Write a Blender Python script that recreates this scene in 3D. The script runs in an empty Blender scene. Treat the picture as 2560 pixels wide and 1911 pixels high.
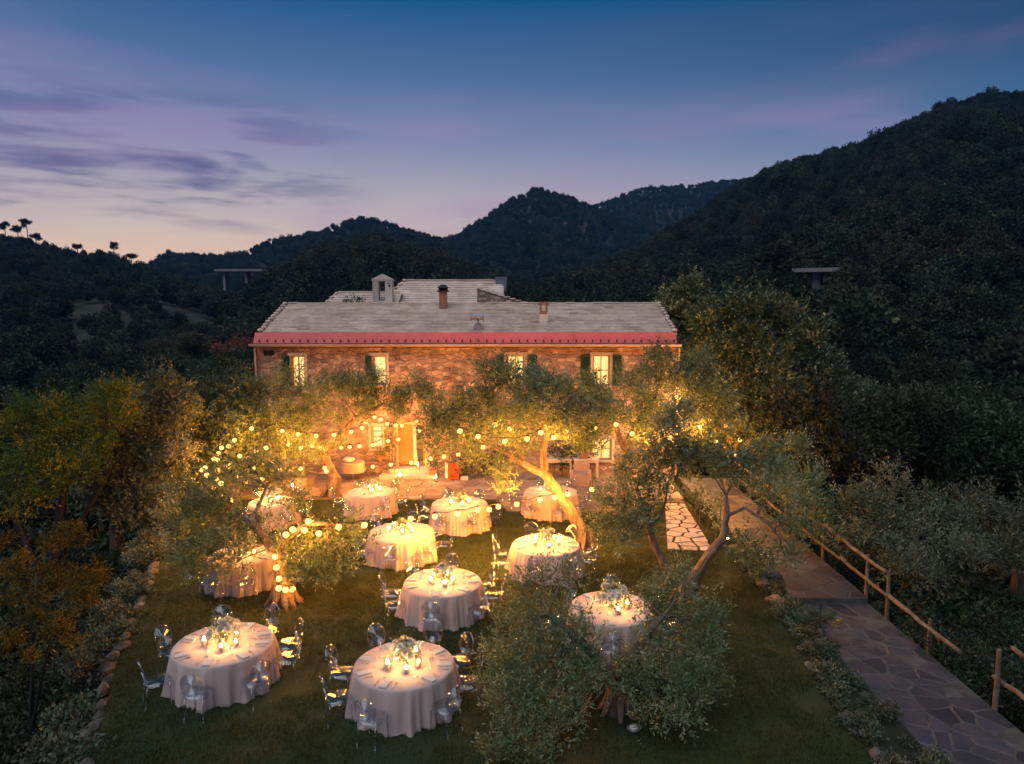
import bpy, bmesh, math, random
import numpy as np
from mathutils import Vector, Matrix, Quaternion
random.seed(7)
rng = np.random.default_rng(7)
S = bpy.context.scene
COL = S.collection
R = math.radians

# ------------------------------------------------------------------ camera
CAM_Z, PITCH, FPX = 7.33, R(6.5), 1774.0
cd = bpy.data.cameras.new('camera'); cam = bpy.data.objects.new('camera', cd); COL.objects.link(cam)
cam.location = (0, 0, CAM_Z); cam.rotation_euler = (R(90) - PITCH, 0, 0)
cd.sensor_width = 36; cd.lens = FPX / 2560 * 36; cd.clip_start = .1; cd.clip_end = 9000
S.camera = cam

# ------------------------------------------------------------------ sky, sun, exposure
SUN_STRENGTH = 2.1
HAZE_DENSITY = 0.00012
S.view_settings.view_transform = 'Standard'; S.view_settings.look = 'None'
S.view_settings.exposure = 0; S.view_settings.gamma = 1; S.view_settings.use_curve_mapping = False
S.render.engine = 'CYCLES'
S.cycles.use_denoising = True
S.cycles.max_bounces = 6; S.cycles.diffuse_bounces = 2; S.cycles.glossy_bounces = 3
S.cycles.transmission_bounces = 3; S.cycles.transparent_max_bounces = 24; S.cycles.volume_bounces = 0
S.cycles.sample_clamp_indirect = 4; S.cycles.sample_clamp_direct = 0; S.cycles.caustics_reflective = False; S.cycles.caustics_refractive = False

W = bpy.data.worlds.new('World'); S.world = W; W.use_nodes = True
nt = W.node_tree; nt.nodes.clear()
def N(t, **kw):
    n = nt.nodes.new(t)
    for k, v in kw.items(): setattr(n, k, v)
    return n
def ln(a, b): nt.links.new(a, b)
def math_(op, a, b=None, clamp=False):
    n = N('ShaderNodeMath', operation=op, use_clamp=clamp)
    for i, v in enumerate((a, b)):
        if v is None: continue
        if isinstance(v, (int, float)): n.inputs[i].default_value = v
        else: ln(v, n.inputs[i])
    return n.outputs[0]
def ramp(fac, stops, interp='LINEAR'):
    n = N('ShaderNodeValToRGB'); cr = n.color_ramp; cr.interpolation = interp
    while len(cr.elements) < len(stops): cr.elements.new(.5)
    for e, (p, c) in zip(cr.elements, stops): e.position = p; e.color = (*c, 1) if len(c) == 3 else c
    ln(fac, n.inputs[0]); return n.outputs[0]
def mixc(f, a, b, mode='MIX'):
    n = N('ShaderNodeMix', data_type='RGBA', blend_type=mode)
    for s, v in (('Factor_Float', f), ('A_Color', a), ('B_Color', b)):
        i = next(q for q in n.inputs if q.identifier == s)
        if isinstance(v, (int, float)): i.default_value = v
        elif isinstance(v, tuple): i.default_value = (*v, 1)
        else: ln(v, i)
    return next(o for o in n.outputs if o.identifier == 'Result_Color')
tc = N('ShaderNodeTexCoord'); sep = N('ShaderNodeSeparateXYZ'); ln(tc.outputs['Generated'], sep.inputs[0])
X, Y, Z = sep.outputs
zc = math_('MAXIMUM', Z, 0.0)
hlen = math_('SQRT', math_('ADD', math_('MULTIPLY', X, X), math_('MULTIPLY', Y, Y)))
az = R(-34); dt = math_('DIVIDE', math_('ADD', math_('MULTIPLY', X, math.sin(az)), math_('MULTIPLY', Y, math.cos(az))), math_('MAXIMUM', hlen, .001))
mr = N('ShaderNodeMapRange', interpolation_type='SMOOTHSTEP'); ln(dt, mr.inputs[0]); mr.inputs[1].default_value = .1; mr.inputs[2].default_value = 1.0
sunf = mr.outputs[0]
A = ramp(zc, [(0, (1.05, .62, .40)), (.063, (.86, .60, .45)), (.10, (.68, .56, .50)), (.15, (.46, .42, .49)), (.21, (.235, .275, .45)), (.286, (.085, .165, .35)), (.371, (.002, .090, .25)), (.6, (.008, .06, .17)), (1, (.006, .05, .14))])
B = ramp(zc, [(0, (.46, .34, .52)), (.08, (.34, .32, .52)), (.19, (.03, .16, .33)), (.286, (.0, .050, .135)), (.371, (.0, .034, .095)), (.6, (.004, .04, .12)), (1, (.006, .05, .14))])
sky = mixc(sunf, B, A)
# thin streaky clouds, low in the west
mp = N('ShaderNodeMapping'); ln(tc.outputs['Generated'], mp.inputs[0]); mp.inputs['Rotation'].default_value = (R(4), R(11), R(20)); mp.inputs['Scale'].default_value = (1.7, 1.7, 12.0)
nz = N('ShaderNodeTexNoise'); ln(mp.outputs[0], nz.inputs['Vector']); nz.inputs['Scale'].default_value = 2.6; nz.inputs['Detail'].default_value = 8; nz.inputs['Roughness'].default_value = .55; nz.inputs['Distortion'].default_value = .2
cl = ramp(nz.outputs[0], [(.43, (0, 0, 0)), (.60, (1, 1, 1))], 'EASE')
band = ramp(zc, [(.07, (0, 0, 0)), (.115, (.8, .8, .8)), (.17, (1, 1, 1)), (.22, (.7, .7, .7)), (.27, (0, 0, 0))], 'EASE')
azr = N('ShaderNodeMapRange', interpolation_type='SMOOTHSTEP'); ln(dt, azr.inputs[0]); azr.inputs[1].default_value = .90; azr.inputs[2].default_value = .985
cf = math_('MULTIPLY', math_('MULTIPLY', cl, band), math_('MULTIPLY', azr.outputs[0], .95))
ccol = ramp(zc, [(.08, (.34, .24, .36)), (.13, (.13, .115, .27)), (.22, (.045, .10, .25))])
sky = mixc(cf, sky, ccol)
# faint pink veil higher up
mp2 = N('ShaderNodeMapping'); ln(tc.outputs['Generated'], mp2.inputs[0]); mp2.inputs['Rotation'].default_value = (0, R(-14), 0); mp2.inputs['Scale'].default_value = (1.4, 1.4, 8.0)
nz2 = N('ShaderNodeTexNoise'); ln(mp2.outputs[0], nz2.inputs['Vector']); nz2.inputs['Scale'].default_value = 1.5; nz2.inputs['Detail'].default_value = 5
pk = ramp(nz2.outputs[0], [(.45, (0, 0, 0)), (.7, (1, 1, 1))], 'EASE')
band2 = ramp(zc, [(.03, (0, 0, 0)), (.11, (1, 1, 1)), (.20, (.75, .75, .75)), (.37, (0, 0, 0))], 'EASE')
sky = mixc(math_('MULTIPLY', math_('MULTIPLY', pk, band2), .58), sky, (.40, .25, .47))
nish = N('ShaderNodeTexSky', sky_type='NISHITA'); nish.sun_disc = False; nish.sun_elevation = R(-1.5); nish.sun_rotation = R(-34); nish.air_density = 1.2
sky = mixc(.015, sky, nish.outputs[0], 'ADD')
bg = N('ShaderNodeBackground'); ln(sky, bg.inputs[0]); bg.inputs[1].default_value = 1.0
wo = N('ShaderNodeOutputWorld'); ln(bg.outputs[0], wo.inputs[0])

sd = bpy.data.lights.new('sun', 'SUN'); sd.energy = SUN_STRENGTH; sd.angle = R(70); sd.color = (.93, .95, 1.0)   # the broad afterglow, no hard shadows
sun = bpy.data.objects.new('sun', sd); COL.objects.link(sun); sun.rotation_euler = (R(24), R(-14), 0)

# ------------------------------------------------------------------ helpers
def spot(u, v, y):                # world point at distance y that the photo shows at (u, v)
    a = (u - 1280) / FPX; b = -(v - 955.5) / FPX
    d = (a, math.cos(PITCH) + b * math.sin(PITCH), -math.sin(PITCH) + b * math.cos(PITCH))
    t = y / d[1]; return Vector((d[0] * t, y, CAM_Z + d[2] * t))
def gnd(u, v, z=0.0):
    a = (u - 1280) / FPX; b = -(v - 955.5) / FPX
    d = (a, math.cos(PITCH) + b * math.sin(PITCH), -math.sin(PITCH) + b * math.cos(PITCH))
    t = (z - CAM_Z) / d[2]; return Vector((d[0] * t, d[1] * t, z))

def link(name, me, m=None, parent=None, loc=(0, 0, 0), rz=0.0):
    o = bpy.data.objects.new(name, me); COL.objects.link(o)
    if m is not None and me is not None and not me.materials: me.materials.append(m)
    o.location = loc
    if rz: o.rotation_euler = (0, 0, rz)
    if parent is not None: o.parent = parent
    return o
def empty(name, loc=(0, 0, 0), rz=0.0, parent=None):
    return link(name, None, None, parent, loc, rz)
def tag(o, label=None, cat=None, group=None, kind=None):
    for k, v in (('label', label), ('category', cat), ('group', group), ('kind', kind)):
        if v: o[k] = v
    return o
KIDS = {}
def copy_tree(src, loc=None, rz=None, scale=None, label=None, group=None):
    kids = {}
    c = src.copy(); COL.objects.link(c)
    def rec(s, p):
        for ch in s.children:
            if ch.name not in COL.objects: continue
            q = ch.copy(); q.parent = p; COL.objects.link(q); rec(ch, q)
    rec(src, c)
    if loc is not None: c.location = loc
    if rz is not None: c.rotation_euler = (0, 0, rz)
    if scale is not None: c.scale = (scale,) * 3 if isinstance(scale, (int, float)) else scale
    if label: c['label'] = label
    if group: c['group'] = group
    return c

class MB:
    def __init__(s): s.v = []; s.f = []; s.t = []
    def add(s, vs, fs, tone=None):
        b = len(s.v); s.v += [tuple(q) for q in vs]
        for f in fs: s.f.append(tuple(i + b for i in f)); s.t.append(random.random() if tone is None else tone)
        return s
    def box(s, c, d, rz=0.0, tone=None, tilt=None):
        x, y, z = (q / 2 for q in d)
        vs = [Vector((i * x, j * y, k * z)) for i in (-1, 1) for j in (-1, 1) for k in (-1, 1)]
        M = Matrix.Rotation(rz, 3, 'Z')
        if tilt is not None: M = M @ Matrix.Rotation(tilt, 3, 'X')
        t = random.random() if tone is None else tone
        return s.add([M @ q + Vector(c) for q in vs], [(0, 1, 3, 2), (4, 6, 7, 5), (0, 4, 5, 1), (2, 3, 7, 6), (0, 2, 6, 4), (1, 5, 7, 3)], t)
    def tube(s, pts, rad, n=8, cap=True, tone=None, rough=0.0):
        pts = [Vector(p) for p in pts]; m = len(pts)
        if not hasattr(rad, '__len__'): rad = [rad] * m
        vs = []; prev = None
        for i, p in enumerate(pts):
            d = (pts[min(i + 1, m - 1)] - pts[max(i - 1, 0)])
            d = d.normalized() if d.length > 1e-9 else Vector((0, 0, 1))
            if prev is None: u = d.orthogonal().normalized()
            else:
                u = prev - d * prev.dot(d); u = u.normalized() if u.length > 1e-6 else d.orthogonal().normalized()
            prev = u; w = d.cross(u)
            for k in range(n):
                a = 2 * math.pi * k / n; r = rad[i] * (1 + (random.uniform(-rough, rough) if rough else 0))
                vs.append(p + (u * math.cos(a) + w * math.sin(a)) * r)
        fs = [(i * n + k, i * n + (k + 1) % n, (i + 1) * n + (k + 1) % n, (i + 1) * n + k) for i in range(m - 1) for k in range(n)]
        if cap: fs += [tuple(range(n))[::-1], tuple((m - 1) * n + k for k in range(n))]
        return s.add(vs, fs, random.random() if tone is None else tone)
    def lathe(s, prof, n=24, c=(0, 0, 0), tone=None, cap=False):
        m = len(prof); c = Vector(c)
        vs = [c + Vector((r * math.cos(2 * math.pi * k / n), r * math.sin(2 * math.pi * k / n), z)) for r, z in prof for k in range(n)]
        fs = [(i * n + k, i * n + (k + 1) % n, (i + 1) * n + (k + 1) % n, (i + 1) * n + k) for i in range(m - 1) for k in range(n)]
        if cap: fs += [tuple(range(n))[::-1], tuple((m - 1) * n + k for k in range(n))]
        return s.add(vs, fs, random.random() if tone is None else tone)
    def blob(s, c, r, seed=0, sub=1, amp=.15, tone=None):
        bm = bmesh.new(); bmesh.ops.create_icosphere(bm, subdivisions=sub, radius=1)
        rr = random.Random(seed); r = Vector(r) if hasattr(r, '__len__') else Vector((r, r, r)); c = Vector(c)
        vs = []
        for q in bm.verts:
            k = 1 + rr.uniform(-amp, amp); vs.append(c + Vector((q.co.x * r.x * k, q.co.y * r.y * k, q.co.z * r.z * k)))
        fs = [tuple(x.index for x in f.verts) for f in bm.faces]; bm.free()
        return s.add(vs, fs, rr.random() if tone is None else tone)
    def mesh(s, name, smooth=False):
        me = bpy.data.meshes.new(name); me.from_pydata(s.v, [], s.f); me.validate()
        if len(me.polygons) == len(s.t):
            at = me.attributes.new('tone', 'FLOAT', 'FACE'); at.data.foreach_set('value', np.array(s.t, dtype=np.float32))
        if smooth: me.polygons.foreach_set('use_smooth', [True] * len(me.polygons))
        me.update(); return me
    def build(s, name, m, parent=None, loc=(0, 0, 0), rz=0.0, smooth=False):
        return link(name, s.mesh(name, smooth), m, parent, loc, rz)

def quads_mesh(name, q, tone):     # q: (n,4,3) array of leaf quads
    n = len(q); me = bpy.data.meshes.new(name)
    me.vertices.add(n * 4); me.vertices.foreach_set('co', q.reshape(-1).astype(np.float32))
    me.loops.add(n * 4); me.loops.foreach_set('vertex_index', np.arange(n * 4, dtype=np.int32))
    me.polygons.add(n); me.polygons.foreach_set('loop_start', np.arange(0, n * 4, 4, dtype=np.int32))
    me.update(calc_edges=True)
    at = me.attributes.new('tone', 'FLOAT', 'FACE'); at.data.foreach_set('value', np.asarray(tone, dtype=np.float32))
    return me
def unit(a): return a / np.maximum(np.linalg.norm(a, axis=-1, keepdims=True), 1e-9)

# ------------------------------------------------------------------ materials
def new_mat(name):
    global nt
    m = bpy.data.materials.new(name); m.use_nodes = True; nt = m.node_tree; nt.nodes.clear(); return m
def out(sh, vol=None):
    o = N('ShaderNodeOutputMaterial')
    if sh is not None: ln(sh, o.inputs[0])
    if vol is not None: ln(vol, o.inputs[1])
def attr(name='tone'): n = N('ShaderNodeAttribute'); n.attribute_name = name; return n.outputs['Fac']
def pm(name, cols, scale=4.0, rough=.8, bump=.0, bscale=None, stretch=(1, 1, 1), tone=.5, metal=0.0, coords='Object', obj_rand=0.0, spec=.35):
    m = new_mat(name)
    t = N('ShaderNodeTexCoord'); mpg = N('ShaderNodeMapping'); ln(t.outputs[coords], mpg.inputs[0]); mpg.inputs['Scale'].default_value = stretch
    nz = N('ShaderNodeTexNoise'); ln(mpg.outputs[0], nz.inputs['Vector']); nz.inputs['Scale'].default_value = scale; nz.inputs['Detail'].default_value = 6; nz.inputs['Roughness'].default_value = .62
    k = len(cols); c = ramp(nz.outputs[0], [(.3 + .42 * i / max(k - 1, 1), q) for i, q in enumerate(cols)])
    f = math_('ADD', math_('MULTIPLY', attr(), tone), 1 - tone / 2)
    if obj_rand:
        oi = N('ShaderNodeObjectInfo'); f = math_('MULTIPLY', f, math_('ADD', math_('MULTIPLY', oi.outputs['Random'], obj_rand), 1 - obj_rand / 2))
    cc = N('ShaderNodeVectorMath', operation='SCALE'); ln(c, cc.inputs[0]); ln(f, cc.inputs[3])
    p = N('ShaderNodeBsdfPrincipled'); ln(cc.outputs[0], p.inputs['Base Color']); p.inputs['Roughness'].default_value = rough; p.inputs['Metallic'].default_value = metal
    p.inputs['Specular IOR Level'].default_value = spec
    if bump:
        n2 = N('ShaderNodeTexNoise'); ln(mpg.outputs[0], n2.inputs['Vector']); n2.inputs['Scale'].default_value = bscale or scale * 5; n2.inputs['Detail'].default_value = 5
        b = N('ShaderNodeBump'); b.inputs['Strength'].default_value = bump; b.inputs['Distance'].default_value = .03; ln(n2.outputs[0], b.inputs['Height']); ln(b.outputs[0], p.inputs['Normal'])
    out(p.outputs[0]); return m
def leaf_mat(name, c1, c2, trans=.3, rough=.5, spec=.3, rnd=0.0, c3=None, patch=None):
    m = new_mat(name)
    c = ramp(attr(), [(0, c1), (.75, c2), (1, c3 or c2)])
    if patch:       # stands of other species, by place on the hill
        ge = N('ShaderNodeNewGeometry'); nz = N('ShaderNodeTexNoise'); ln(ge.outputs['Position'], nz.inputs['Vector']); nz.inputs['Scale'].default_value = .022; nz.inputs['Detail'].default_value = 4
        c = mixc(ramp(nz.outputs[0], [(.50, (0, 0, 0)), (.62, (.42, .42, .42))]), c, patch)
    if rnd:
        oi = N('ShaderNodeObjectInfo'); hs = N('ShaderNodeHueSaturation'); ln(c, hs.inputs['Color'])
        ln(math_('ADD', math_('MULTIPLY', oi.outputs['Random'], .10), .43), hs.inputs['Hue'])
        ln(math_('ADD', math_('MULTIPLY', math_('FRACT', math_('MULTIPLY', oi.outputs['Random'], 7.13)), rnd * 2), 1 - rnd), hs.inputs['Value']); c = hs.outputs[0]
    p = N('ShaderNodeBsdfPrincipled'); ln(c, p.inputs['Base Color']); p.inputs['Roughness'].default_value = rough; p.inputs['Specular IOR Level'].default_value = spec
    tr = N('ShaderNodeBsdfTranslucent'); ln(c, tr.inputs[0])
    mx = N('ShaderNodeMixShader'); mx.inputs[0].default_value = trans; ln(p.outputs[0], mx.inputs[1]); ln(tr.outputs[0], mx.inputs[2])
    out(mx.outputs[0]); return m
def emit(name, col, s):
    m = new_mat(name); e = N('ShaderNodeEmission'); e.inputs[0].default_value = (*col, 1); e.inputs[1].default_value = s; out(e.outputs[0]); return m
def clear_mat(name, tint, haze=.05, edge=.55, body=(.9, .92, .95)):
    m = new_mat(name)
    t = N('ShaderNodeBsdfTransparent'); t.inputs[0].default_value = (*tint, 1)
    p = N('ShaderNodeBsdfGlossy'); p.inputs['Color'].default_value = (*body, 1); p.inputs['Roughness'].default_value = .06
    lw = N('ShaderNodeLayerWeight'); lw.inputs[0].default_value = .35
    mx = N('ShaderNodeMixShader'); ln(math_('ADD', math_('MULTIPLY', lw.outputs['Facing'], edge), haze), mx.inputs[0]); ln(t.outputs[0], mx.inputs[1]); ln(p.outputs[0], mx.inputs[2])
    out(mx.outputs[0]); return m

M = {}
M['soil'] = pm('soil', [(.012, .016, .008), (.03, .03, .014), (.05, .04, .022)], .35, .95, .6, 6)
M['hill'] = pm('hill', [(.015, .022, .012), (.028, .034, .019), (.075, .06, .05)], .11, .95, .9, 1.2)
M['lawn'] = pm('lawn', [(.014, .030, .009), (.026, .044, .012), (.052, .054, .018)], .55, .9, .9, 40)
M['blade'] = leaf_mat('blade', (.026, .048, .010), (.075, .088, .018), .3, .6, .2, .25, (.10, .085, .03))
M['terrace'] = pm('terrace', [(.15, .10, .07), (.235, .17, .125), (.31, .24, .19)], 2.0, .8, .3, 14, tone=.55)
M['joint'] = pm('joint', [(.10, .085, .07), (.2, .17, .14)], 5, .95, .3)
M['flag'] = pm('flag', [(.26, .22, .21), (.38, .32, .30), (.44, .38, .35)], 2.0, .8, .3, 16, tone=.4)
M['crazy'] = pm('crazy', [(.020, .023, .028), (.040, .036, .040), (.072, .050, .048)], 1.8, .6, .35, 14, tone=.9, spec=.5)
M['path_joint'] = pm('path_joint', [(.045, .042, .035), (.14, .13, .12)], 3, .95, .5)
M['stone'] = pm('stone', [(.20, .12, .09), (.34, .235, .18), (.48, .38, .31)], 2.2, .85, .6, 14, tone=.8)
M['mortar'] = pm('mortar', [(.24, .175, .13), (.34, .26, .20)], 3, .95, .5)
M['rock'] = pm('rock', [(.035, .035, .028), (.085, .075, .06), (.15, .13, .105)], 3, .9, .6, 12, tone=.7)
M['slate'] = pm('slate', [(.50, .36, .28), (.63, .49, .39), (.74, .60, .50)], 1.2, .85, .4, 18, (1, 1, 1), tone=.24)
M['red'] = pm('red', [(.50, .07, .065), (.62, .105, .095)], 1.2, .5, .05, tone=.1)
M['gutter'] = pm('gutter', [(.36, .24, .20), (.50, .36, .30)], 1.0, .45, tone=.15)
M['shutter'] = pm('shutter', [(.008, .035, .022), (.016, .055, .035)], 6, .55, tone=.2)
M['frame'] = pm('frame', [(.45, .28, .13), (.58, .38, .2)], 4, .6, tone=.2)
M['plaster'] = pm('plaster', [(.42, .35, .30), (.55, .47, .41)], 2, .9, .3)
M['brick'] = pm('brick', [(.16, .085, .06), (.27, .15, .11)], 8, .9, .5)
M['metal'] = pm('metal', [(.16, .18, .24), (.26, .28, .34)], 3, .4, metal=.6, tone=.2)
M['dark'] = pm('dark', [(.008, .008, .008), (.02, .018, .016)], 3, .7)
M['bark'] = pm('bark', [(.06, .042, .028), (.14, .10, .07), (.22, .165, .12)], 3, .95, 1.0, 12, (3, 3, .6), tone=.5)
M['wood'] = pm('wood', [(.07, .048, .032), (.14, .098, .066), (.20, .145, .10)], 4, .85, .5, 16, (1, 1, 1), tone=.3)
M['door'] = pm('door', [(.30, .14, .045), (.38, .19, .06)], 3, .6, tone=.1)
M['cloth'] = pm('cloth', [(.40, .305, .275), (.48, .375, .34)], 1.2, .9, .12, 60, tone=.0)
M['white'] = pm('white', [(.52, .48, .44), (.62, .57, .52)], 3, .7, tone=.1)
M['napkin'] = pm('napkin', [(.36, .35, .36), (.45, .44, .45)], 6, .9, tone=.2)
M['silver'] = pm('silver', [(.35, .34, .34), (.45, .43, .42)], 5, .3, metal=.9, tone=.1)
M['wax'] = pm('wax', [(.80, .70, .52), (.86, .76, .58)], 5, .5, tone=.05)
M['petal'] = leaf_mat('petal', (.62, .52, .40), (.86, .78, .64), .12, .6, .2)
M['terracotta'] = pm('terracotta', [(.30, .11, .05), (.42, .17, .08)], 5, .8, .2)
M['orange'] = pm('orange', [(.55, .09, .02), (.65, .12, .03)], 2, .5, tone=.1)
M['concrete'] = pm('concrete', [(.16, .15, .145), (.24, .22, .205)], .3, .85, tone=.2)
M['fabric'] = pm('fabric', [(.30, .21, .17), (.38, .28, .235)], 3, .9, tone=.1)
M['cord'] = pm('cord', [(.02, .018, .015), (.03, .026, .02)], 3, .8)
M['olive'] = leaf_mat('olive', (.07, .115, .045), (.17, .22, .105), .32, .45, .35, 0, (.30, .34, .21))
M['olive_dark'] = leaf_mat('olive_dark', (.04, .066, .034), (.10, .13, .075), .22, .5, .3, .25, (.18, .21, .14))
M['laurel'] = leaf_mat('laurel', (.03, .058, .02), (.11, .13, .05), .2, .4, .4, .0, (.34, .32, .14))
M['mimosa'] = leaf_mat('mimosa', (.045, .095, .018), (.115, .15, .018), .35, .6, .2, .0, (.36, .24, .018))
M['gold'] = leaf_mat('gold', (.04, .045, .010), (.20, .125, .012), .35, .6, .2, .0, (.34, .19, .02))
M['ivy'] = leaf_mat('ivy', (.014, .036, .012), (.035, .07, .02), .2, .45, .3)
M['redleaf'] = leaf_mat('redleaf', (.14, .035, .02), (.26, .09, .06), .25, .6, .2)
M['forest'] = leaf_mat('forest', (.010, .025, .013), (.032, .050, .026), .12, .7, .15, .55, (.075, .085, .045), (.065, .050, .025))
M['pine'] = leaf_mat('pine', (.010, .020, .010), (.022, .036, .018), .1, .7, .15, .3)
M['palm'] = leaf_mat('palm', (.02, .04, .018), (.045, .075, .035), .2, .45, .3)
M['acrylic'] = clear_mat('acrylic', (.94, .955, .97), .03, .30)
M['acrylic_edge'] = clear_mat('acrylic_edge', (.93, .95, .97), .10, .38)
M['glass'] = clear_mat('glass', (.96, .97, .98), .03, .5)
M['bulb'] = emit('bulb', (1.0, .48, .13), 3.8)
M['flame'] = emit('flame', (1.0, .48, .13), 1600)
M['lamp_glass'] = emit('lamp_glass', (1.0, .60, .22), 12)
M['lamp'] = emit('lamp', (1.0, .60, .22), 90)
def pane_mat():
    m = new_mat('pane'); t = N('ShaderNodeTexCoord'); mpg = N('ShaderNodeMapping'); ln(t.outputs['Object'], mpg.inputs[0]); mpg.inputs['Scale'].default_value = (1, 1, .25)
    nz = N('ShaderNodeTexNoise'); ln(mpg.outputs[0], nz.inputs['Vector']); nz.inputs['Scale'].default_value = 5
    c = ramp(nz.outputs[0], [(.35, (1.0, .52, .13)), (.65, (1.0, .74, .30))]); e = N('ShaderNodeEmission'); ln(c, e.inputs[0]); e.inputs[1].default_value = 1.5; out(e.outputs[0]); return m
M['pane'] = pane_mat()
# ------------------------------------------------------------------ terrain
def interp(x, xs, ys): return float(np.interp(x, xs, ys))
WALL_Y = [4, 9, 10.6, 11.0, 12.5, 13.8, 14.7, 17.9, 21.2, 27, 34, 45]
WALL_X = [-6.0, -6.3, -6.73, -6.9, -7.53, -8.1, -8.3, -9.43, -10.7, -12.4, -13.0, -13.5]
def wall_x(y): return interp(y, WALL_Y, WALL_X)
def sheet_z(x, y):
    h = -.6
    dl = wall_x(min(max(y, 4), 45)) + .15 - x; dr = x - 9.1; dn = 4 - y; df = y - 44
    if dl > 0: h = min(h, -2.0 - .16 * dl)
    if dr > 0: h = min(h, -.9 - .22 * dr)
    if dn > 0: h = min(h, -1.5 - .2 * dn)
    if df > 0: h = min(h, -.6 - .12 * df)
    n = .35 * math.sin(x * .41 + 1) * math.cos(y * .37) + .8 * math.sin(x * .09 + 2) * math.sin(y * .11)
    return max(h, -16) + (n if h < -.95 else 0)
rr = [1.0 * 1.06 ** i for i in range(145)]
na = 300
vs = [(0, 0, -2)]; fs = []
for r in rr:
    for k in range(na):
        a = 2 * math.pi * k / na; x, y = r * math.sin(a), r * math.cos(a); vs.append((x, y, sheet_z(x, y)))
for k in range(na): fs.append((0, 1 + (k + 1) % na, 1 + k))
for i in range(len(rr) - 1):
    for k in range(na):
        p, q = 1 + i * na + k, 1 + i * na + (k + 1) % na; fs.append((p, q, q + na, p + na))
me = bpy.data.meshes.new('ground'); me.from_pydata(vs, [], fs); me.polygons.foreach_set('use_smooth', [True] * len(fs))
tag(link('ground', me, M['soil']), kind='structure')

# ------------------------------------------------------------------ leaf clouds
def cloud(clumps, per, L, nl, ll, lw, up=.35, shell=.55, shoots=.12, flat=.85, jit=.5, seed=1, curl=.8):
    g = np.random.default_rng(seed); Q = []; T = []
    for c in clumps:
        c0 = np.array(c[:3]); r = c[3]; n = max(3, int(per * r * r)); ax = 1 + .22 * g.normal(size=3)
        u = unit(g.normal(size=(n, 3))); u[:, 2] = u[:, 2] * .85 + .08
        rad = r * (shell + (1 - shell) * g.random(n) ** .7)
        rad *= 1 + .30 * np.sin(u[:, 0] * 5 + c0[0] * 3) * np.cos(u[:, 1] * 4 + c0[2] * 5)
        st = c0 + u * rad[:, None] * np.array([1, 1, flat]) * np.clip(ax, .6, 1.4)
        d = unit(u * .7 + np.array([0, 0, up]) + g.normal(size=(n, 3)) * jit)
        ll_ = L * (.6 + .8 * g.random(n)); sh = g.random(n) < shoots
        d[sh] = unit(d[sh] * .4 + np.array([0, 0, .9])); ll_[sh] *= 1.9
        tt = np.clip(.45 + .25 * g.normal(size=n) + .18 * g.normal(), 0, 1)
        k = (np.arange(nl) + .4) / nl
        pos = st[:, None] + d[:, None] * (k[None, :, None] * ll_[:, None, None])
        rv = g.normal(size=(n, nl, 3)); perp = unit(rv - d[:, None] * (rv * d[:, None]).sum(-1, keepdims=True))
        ld = unit(d[:, None] * .75 + perp * curl)
        sd_ = unit(np.cross(ld, g.normal(size=(n, nl, 3))))
        sz = (.7 + .6 * g.random((n, nl, 1)))
        a = pos; b = pos + ld * ll * .5 * sz + sd_ * lw * .5 * sz; cc = pos + ld * ll * sz; e = pos + ld * ll * .5 * sz - sd_ * lw * .5 * sz
        Q.append(np.stack([a, b, cc, e], axis=2).reshape(-1, 4, 3)); T.append(np.clip(tt[:, None] + .15 * g.normal(size=(n, nl)), 0, 1).reshape(-1))
    return np.concatenate(Q), np.concatenate(T)
def ball(cx, cy, cz, rx, ry, rz, n, r, seed):
    g = np.random.default_rng(seed); res = []
    for i in range(n):
        u = g.normal(size=3); u /= np.linalg.norm(u); k = g.random() ** .4
        res.append((cx + u[0] * rx * k, cy + u[1] * ry * k, cz + u[2] * rz * k, r * (.75 + .5 * g.random())))
    return res

def inst_mesh(name, kind, seed):
    if kind == 'round':
        q, t = cloud(ball(0, 0, 4.2, 1.9, 1.9, 1.7, 11, 1.25, seed), 34, .7, 4, .52, .32, .2, .6, .05, .9, .6, seed)
    elif kind == 'tall':
        q, t = cloud(ball(0, 0, 4.8, 1.2, 1.2, 3.0, 11, 1.05, seed), 40, .7, 4, .48, .3, .4, .6, .1, .9, .6, seed)
    elif kind == 'bush':
        q, t = cloud(ball(0, 0, .8, 1.2, 1.2, .5, 6, .7, seed), 60, .4, 3, .34, .18, .4, .5, .1, .9, .6, seed)
    else:   # umbrella pine: bare trunk, flat crown
        q, t = cloud(ball(0, 0, 8.2, 2.2, 2.2, 1.0, 9, 1.0, seed), 26, .6, 3, .7, .4, .5, .5, .1, .6, .6, seed)
        m_ = MB().tube([(0, 0, -1), (.15, 0, 4), (0, .1, 8)], [.22, .16, .1], 5)
        tq = np.array([[m_.v[i] for i in f] for f in m_.f if len(f) == 4]); q = np.concatenate([q, tq]); t = np.concatenate([t, np.full(len(tq), .1)])
    return quads_mesh(name, q, t)
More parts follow.
